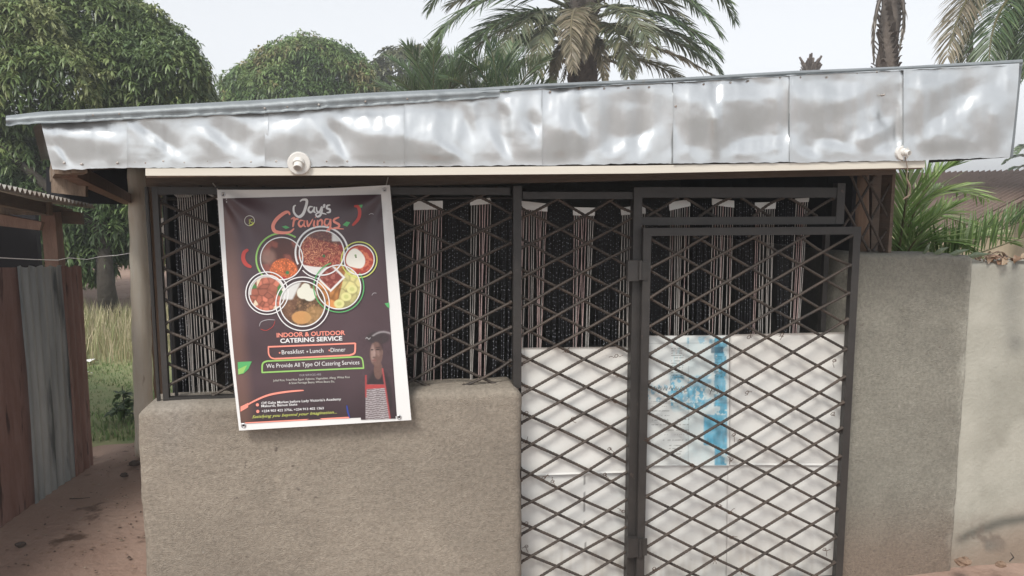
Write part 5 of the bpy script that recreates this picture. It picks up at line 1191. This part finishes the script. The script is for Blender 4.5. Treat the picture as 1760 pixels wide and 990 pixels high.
def stew(u, v):
    i, e, r_ = cell(u, v, 6, 12); c = np.array((.52, .17, .11))*(.55+.75*r_[:, None])*(.55+np.clip(e*5, 0, .55)[:, None]); c = blend(c, (r_ > .86)*1., (.75, .62, .45)); c = blend(c, (r_ < .03)*1., (.07, .2, .06))
    return blend(c, smoothstep(.86, .95, np.hypot(u, v))*(v < .1), (.75, .74, .7))
def beans(u, v):
    i, e, r_ = cell(u, v, 15, 5); c = np.array((.34, .20, .11))*(.35+.9*r_[:, None])*(.4+np.clip(e*9, 0, .7)[:, None]); c = blend(c, smoothstep(.1, -.1, u+.25+.3*v)*.6, (.17, .08, .05))
    c = blend(c, smoothstep(.02, -.08, np.hypot((u+.05)/.45, (v-.62)/.3)-1)*.9, (.62, .32, .12)); c = blend(c, smoothstep(.55, .35, np.hypot(u-.55, v-.55))*.5, (.5, .3, .12))
    c = blend(c, smoothstep(-.2, -.32, u+.5*np.abs(v)*0+.5*(v+.6))*smoothstep(.05, -.05, v+.2), (.66, .66, .64))
    for (a, b, r2) in ((.02, -.5, .30), (.32, -.42, .32), (.14, -.72, .24)): c = blend(c, smoothstep(r2, r2-.05, np.hypot(u-a, v-b)), (.74, .74, .64))
    return c
def plantain(u, v):
    c = np.ones((len(u), 3))*np.array((.62, .34, .10)); i, e, r_ = cell(u, v, 5, 21); c = c*(.6+.6*r_[:, None]); rd = u*.8+v*.2 > .1
    c = np.where(rd[:, None], np.array((.66, .60, .26))*(.72+.4*r_[:, None])*(.6+np.clip(e*4, 0, .45)[:, None]), c*np.array((.95, .75, .8))*(.5+np.clip(e*4, 0, .6)[:, None]))
    for (a, b) in ((.35, .45), (.02, .78), (.62, .1)): d = np.hypot((u-a)/.26, (v-b)/.22); c = blend(c, smoothstep(1, .85, d), (.70, .68, .30)); c = blend(c, smoothstep(.5, .35, d)*.6, (.45, .48, .16))
    a = .78; uu = (u+.38)*math.cos(a)+(v+.45)*math.sin(a); vv = -(u+.38)*math.sin(a)+(v+.45)*math.cos(a); d = np.maximum(np.abs(uu), np.abs(vv))
    c = blend(c, smoothstep(.50, .47, d), (.78, .77, .74)); n = fbm(u*9, v*9, 2); c = blend(c, smoothstep(.41, .38, d), (.22, .05, .04)); c = blend(c, smoothstep(.41, .38, d)*smoothstep(.5, .65, n), (.40, .14, .11)); return c
disc((558, 605), 160, rice, .0026); disc((868, 560), 168, noodles, .0034); disc((1158, 614), 112, pounded, .0042); disc((445, 872), 136, stew, .0040); disc((1000, 825), 166, plantain, .0050); disc((720, 955), 170, beans, .0058)
# printed cook in an apron
def cook(px_, py_):
    x = (px_-360)*4.5; y = (py_-530)*4.5; c = panel_col(px_, py_)
    n = fbm(px_/3., py_/3., 4)
    def el(cx, cy, rx_, ry_, e=.12): d = np.hypot((x-cx)/rx_, (y-cy)/ry_); return smoothstep(1+e, 1-e, d)
    c = blend(c, el(1310, 700, 105, 230)*.8, (.030, .022, .024))                       # dark shirt
    c = blend(c, el(1305, 478, 34, 70), (.15, .085, .07))                              # neck
    c = blend(c, el(1304, 228, 88, 50)*.85, (.045, .034, .036)); c = blend(c, np.exp(-((np.hypot(x-1345, y-300)-118)/7)**2)*(y < 215)*(x > 1250)*.6, (.45, .42, .43))
    c = blend(c, el(1290, 352, 50, 92), (.17, .10, .085)); c = blend(c, el(1262, 345, 14, 60, .5)*.8, (.36, .25, .22)); c = blend(c, el(1308, 345, 18, 22, .6)*.6, (.30, .20, .17))
    c = blend(c, el(1278, 350, 7, 30, .5)*.7, (.38, .27, .24)); c = blend(c, el(1302, 318, 15, 6, .4)*.9, (.03, .02, .02)); c = blend(c, el(1258, 320, 10, 6, .4)*.9, (.03, .02, .02)); c = blend(c, el(1302, 302, 18, 4, .4)*.7, (.04, .025, .025))
    c = blend(c, el(1272, 378, 12, 5, .5)*.7, (.06, .03, .03)); c = blend(c, el(1274, 402, 17, 7, .4)*.8, (.28, .12, .11)); c = blend(c, el(1274, 402, 16, 2, .4)*.8, (.06, .03, .03)); c = blend(c, el(1334, 340, 8, 20, .3)*.8, (.24, .15, .12))
    c = blend(c, el(1325, 300, 16, 60, .6)*.5, (.05, .03, .03))
    xl_ = 1208-(y-600)*.0; xr_ = 1352+(y-590)*.17; ap = smoothstep(-3, 3, x-xl_)*smoothstep(3, -3, x-xr_)*smoothstep(586, 592, y)
    fold = .72+.5*fbm(x/22., y/160., 8); st_ = ((y-.03*x+3*np.sin(x/14.)) % 14) < 7
    c = blend(c, ap*.9, (.5, .47, .48)); c = c*(1-ap*.0)[:, None]; c = np.where((ap > .5)[:, None], c*fold[:, None], c); c = blend(c, ap*st_*.85, (.09, .05, .055))
    c = blend(c, ap*smoothstep(630, 622, y+.07*(x-1206)), (.42, .06, .06)); c = blend(c, np.exp(-((x-1210)/6)**2)*(y > 515)*(y < 690), (.40, .06, .06))
    c = blend(c, np.exp(-((x-(1338+(y-465)*.15))/6)**2)*(y > 462), (.42, .08, .08)); c = blend(c, np.exp(-((y-(232+6*np.sin(x/5.)))/4)**2)*(x > 1208)*(x < 1246)*.7, (.6, .6, .6))
    return c*(.85+.3*n)[:, None]
q_ = [Z2([p_])[0] for p_ in ((1150, 165), (1398, 160), (1440, 852), (1172, 862))]
pgrid2 = [np.array(p_) for p_ in q_]
U, Vv = np.meshgrid(np.linspace(0, 1, 90), np.linspace(0, 1, 230), indexing='ij')
Pp = (pgrid2[0]*(1-U[..., None])+pgrid2[1]*U[..., None])*(1-Vv[..., None])+(pgrid2[3]*(1-U[..., None])+pgrid2[2]*U[..., None])*Vv[..., None]
np_mesh('cook_picture', pp(Pp[..., 0], Pp[..., 1], .0027), grid_faces(90, 230)[:, ::-1], 'print', PT, tint=cook(Pp[..., 0].ravel(), Pp[..., 1].ravel()), smooth=True)
it = []
stroke(Z2([(1085, 845), (1070, 800), (1062, 750)]), 3.0, 'ink_blue', .0032, it)
layer('printed_ornament', it)
# grommets
for (x, y) in ((383.5, 334.5), (661, 326.5), (418.5, 731.5), (686, 717)):
    mb = MB(); c = pp(x, y, .003)
    for i in range(20):
        a0, a1 = 2*math.pi*i/20, 2*math.pi*(i+1)/20; ps = []
        for (r_, a_, yy) in ((.0095, a0, 0), (.0095, a1, 0), (.0068, a1, -.003), (.0068, a0, -.003), (.0045, a1, 0), (.0045, a0, 0)): ps.append(c+np.array((r_*math.cos(a_), yy, r_*math.sin(a_))))
        mb.add(ps, [(0, 1, 2, 3), (3, 2, 4, 5)], 0)
    mb.add([c+np.array((.0046*math.cos(a), .0005, .0046*math.sin(a))) for a in np.linspace(0, 6.2832, 13)[:-1]], [tuple(range(12))], 1); mb.build('grommet', ['grommet', 'ink_black'], PT, smooth=True)
for (x, y, x2, y2) in ((383, 334, 366, 315), (661, 326, 667, 305)):
    a = pp(x, y, .004); o = MB().tube([a, (a+at(x2, y2, .02))/2+(0, 0, -.004), at(x2, y2, .02)], .0022, 5).build('tie_string', 'cloth', PT)

# ================================================================== LEFT SHED
A_, B_ = gr(-10, 912), gr(137, 803)
SH = thing('zinc_shed', (B_[0], B_[1], 0), 'old lean-to shed of rusty and blue grey metal sheets at the left edge', 'shed')
def csheet(pA, pB, zt_a, zt_b, m_, label, off=0.0, rag=.02, nw=5):
    pA, pB = np.array(pA, float), np.array(pB, float); n = 60; U, Vv = np.meshgrid(np.linspace(0, 1, n), np.linspace(0, 1, 24), indexing='ij')
    d = pB-pA; L = np.linalg.norm(d[:2]); nr_ = np.array((d[1], -d[0]))/L
    wv = .0055*np.sin(U*L/.076*2*math.pi)+off+.02*(fbm(U*2, Vv*2, 3)-.5)
    lean_ = 0
    X_ = pA[0]+d[0]*U+nr_[0]*wv; Y_ = pA[1]+d[1]*U+nr_[1]*wv; tz = zt_a+(zt_b-zt_a)*U
    Z_ = -.03+(tz+.03+rag*.3*np.sin(U*30))*Vv
    return np_mesh('wall_sheet', np.stack([X_, Y_, Z_], -1), grid_faces(n, 24), m_, SH, smooth=True, label=label)
zT = at(60, 457, (A_[1]+B_[1])/2)[2]
def onl(px_):   # ground point on the sheet line seen at column px (taken at mid height)
    best = min(np.linspace(-2.2, 1.2, 800), key=lambda t: abs(px_of((A_+(B_-A_)*t+np.array((0, 0, .9)))[None])[0][0]-px_)); return A_+(B_-A_)*best
q0, q1, q2, q3 = A_+(A_-B_)*2.0, onl(44), onl(112), onl(136)
csheet(q0, q1, zT+.06, at(30, 457, q1[1])[2], 'rust_sheet', 'rusty red brown sheet, nearest', .0)
csheet(q1+(A_-B_)*.05, q2, at(30, 457, q1[1])[2], at(112, 457, q2[1])[2], 'blue_sheet', 'weathered blue grey sheet', .018)
csheet(q2+(A_-B_)*.05, q3, at(112, 457, q2[1])[2], at(134, 457, q3[1])[2], 'rust_sheet', 'narrow rusty end sheet', .030)
pp_ = at(86, 600, q3[1]+.25)
mb = MB(); w_ = .045
px0 = at(72, 400, 2.0); px1 = at(96, 400, 2.0)
mb.hexa([(px0[0]+.02, 2.0, 0), (px1[0]+.02, 2.0, 0), (px1[0]+.02, 2.1, 0), (px0[0]+.02, 2.1, 0), (px0[0], 2.0, at(80, 365, 2)[2]), (px1[0], 2.0, at(80, 365, 2)[2]), (px1[0], 2.1, at(80, 365, 2)[2]), (px0[0], 2.1, at(80, 365, 2)[2])]); mb.build('post', 'red_wood', SH)
mb = MB(); mb.slab([at(-60, 368, 1.9), at(84, 370, 1.9), at(84, 348, 1.9), at(-60, 330, 1.9)], .05); mb.build('beam', 'brown_wood', SH)
mb = MB(); mb.slab([at(84, 383, 2.12), at(140, 386, 2.12), at(138, 366, 2.12), at(84, 358, 2.12)], .05); mb.build('beam', 'dark_wood', SH)
mb = MB(); mb.slab([at(-20, 386, 1.8), at(68, 396, 1.8), at(72, 382, 1.8), at(-20, 364, 1.8)], .04); mb.build('beam', 'red_wood', SH)
e0, e1 = at(-260, 262, .1), at(163, 355, 2.3); bk = np.array((-2.6, 1.6, .25))
V = []; n = 260
for i in range(n+1):
    t = i/n; p = e0+(e1-e0)*t; w_ = .014*math.sin(t*2*math.pi*42); V += [p+(0, 0, w_), p+bk+(0, 0, w_), p+(0, 0, w_-.004), p+bk+(0, 0, w_-.004)]
mb = MB(); mb.add(V, [(4*i, 4*i+1, 4*i+5, 4*i+4) for i in range(n)]+[(4*i+2, 4*i+6, 4*i+7, 4*i+3) for i in range(n)]+[(4*i, 4*i+4, 4*i+6, 4*i+2) for i in range(n)]); mb.build('roof_sheet', 'old_roof', SH)
mb = MB(); beam(mb, e0+(0, .05, -.055), e1+(-.18, .05, -.055), .04, .07); mb.build('beam', 'dark_wood', SH)
mb = MB(); bx0 = at(-300, 500, 3.0)[0]; mb.box((bx0, 3.0, -.02), (at(64, 420, 3.0)[0], 3.06, 1.74)); mb.build('back_wall', 'shade_black', SH)  # near-black panel standing in for the shade inside the shed
# wire
mb = MB(); mb.tube([at(x, y, 1.95) for x, y in ((-60, 440), (0, 443), (60, 446), (100, 447), (118, 443), (150, 446), (172, 441), (200, 439), (224, 435))], .0026, 6)
tagit(mb.build('wire', 'header', origin=at(100, 447, 1.95)), 'pale slack wire strung from the shed to the kiosk pole', 'wire')

# ================================================================== SMALL THINGS ON THE GROUND
def rock(loc, r, seed):
    a = np.random.default_rng(seed); mb = MB(); n, m = 8, 6; V = []
    for i in range(m+1):
        for j in range(n):
            th, ph = math.pi*i/m, 2*math.pi*j/n; rr = r*a.uniform(.75, 1.15); V.append((loc[0]+rr*math.sin(th)*math.cos(ph)*1.4, loc[1]+rr*math.sin(th)*math.sin(ph), loc[2]+rr*math.cos(th)*.7))
    mb.add(V, [(i*n+j, (i+1)*n+j, (i+1)*n+(j+1) % n, i*n+(j+1) % n) for i in range(m) for j in range(n)]); return mb
g = gr(231, 799); tagit(rock(g+(0, 0, .012), .028, 3).build('stone', 'stone', origin=g), 'dark stone lying on the dirt beside the wall corner', 'stone')
for i, (x, y, r_, lb) in enumerate([(213, 818, .02, 'small brown stone on the dirt just below the dark stone'), (36, 938, .02, 'lone small stone on the dirt at the bottom left'), (1655, 968, .03, 'small lump of rubble at the foot of the boundary wall'), (1720, 972, .02, 'tiny pebble on the dirt at the bottom right')]):
    g = gr(x, y); tagit(rock(g+(0, 0, r_*.3), r_, 10+i).build('stone', 'stone' if i < 2 else 'brown_rag', origin=g), lb, 'stone')
for (x, y, lb) in ((148, 650, 'white scrap of plastic on the green grass'), (157, 628, 'pale scrap of plastic at the edge of the dry grass')):
    g = gr(x, y); mb = MB(); n = 8; V = [g+(0, 0, .07)]+[g+np.array((math.cos(a)*.07*random.uniform(.6, 1.3), math.sin(a)*.05, .045+random.uniform(0, .03))) for a in np.linspace(0, 6.28, n+1)[:-1]]
    mb.add(V, [(0, i+1, (i+1) % n+1) for i in range(n)]); tagit(mb.build('plastic_scrap', 'vinyl_white', origin=g), lb, 'litter')
# twigs on the dirt
for (x, y, a, lb) in ((1735, 968, .5, 'thin dry twig on the dirt at the bottom right corner'), (120, 860, -.3, 'thin dry twig on the dirt passage')):
    g = gr(x, y); mb = MB(); mb.tube([g+(0, 0, .01), g+np.array((math.cos(a)*.05, math.sin(a)*.05, .014)), g+np.array((math.cos(a+.3)*.11, math.sin(a+.3)*.11, .01))], [.003, .003, .0015], 5); tagit(mb.build('twig', 'bark', origin=g), lb, 'twig')

def pebbles(n):
    V = []; Fq = []; T = []
    for k in range(n):
        if rng.random() < .75: x, y = rng.uniform(-1.95, -.9), rng.uniform(-1.5, 2.4)
        else: x, y = rng.uniform(2.2, 3.8), rng.uniform(-.9, 0)
        z0_ = -.008-.11*float(smoothstep(-.3, .4, np.array(x)))
        r = rng.uniform(.002, .008)*(2.2 if rng.random() < .06 else 1); b0 = len(V); flat = rng.random() < .4
        q = [(1, 0, 0), (-.3, .9, 0), (-.8, -.5, 0), (.3, -.9, 0), (0, 0, .25 if flat else .8)]
        for p in q: V.append((x+p[0]*r*(2 if flat else 1), y+p[1]*r, z0_+p[2]*r+(.004 if not p[2] else .004)))
        cl = np.array([(.16, .10, .075), (.30, .21, .15), (.10, .07, .055), (.34, .28, .22)][rng.integers(4)]); T += [cl]*5
        Fq += [(b0, b0+1, b0+4), (b0+1, b0+2, b0+4), (b0+2, b0+3, b0+4), (b0+3, b0, b0+4)]
    o = np_mesh('gravel', np.array(V), np.array(Fq), 'grass', tint=np.array(T)); tagit(o, 'scattered grit, crumbs and leaf bits on the dirt', 'gravel', kind='stuff')
pebbles(1500)

# ================================================================== HAZE (dry season dust in the air)
hm = bpy.data.materials.new('haze'); hm.use_nodes = True; hn = hm.node_tree; hn.nodes.remove(hn.nodes['Principled BSDF'])
pv = hn.nodes.new('ShaderNodeVolumePrincipled'); pv.inputs['Color'].default_value = (.93, .95, .97, 1); pv.inputs['Density'].default_value = .0048; pv.inputs['Anisotropy'].default_value = .2
hn.links.new(pv.outputs[0], hn.nodes['Material Output'].inputs['Volume']); M['haze'] = hm
tagit(MB().box((-330, -70, -2.0), (330, 510, 14.0)).build('haze', 'haze'), 'pale dry dust haze in the air', 'haze', kind='stuff')
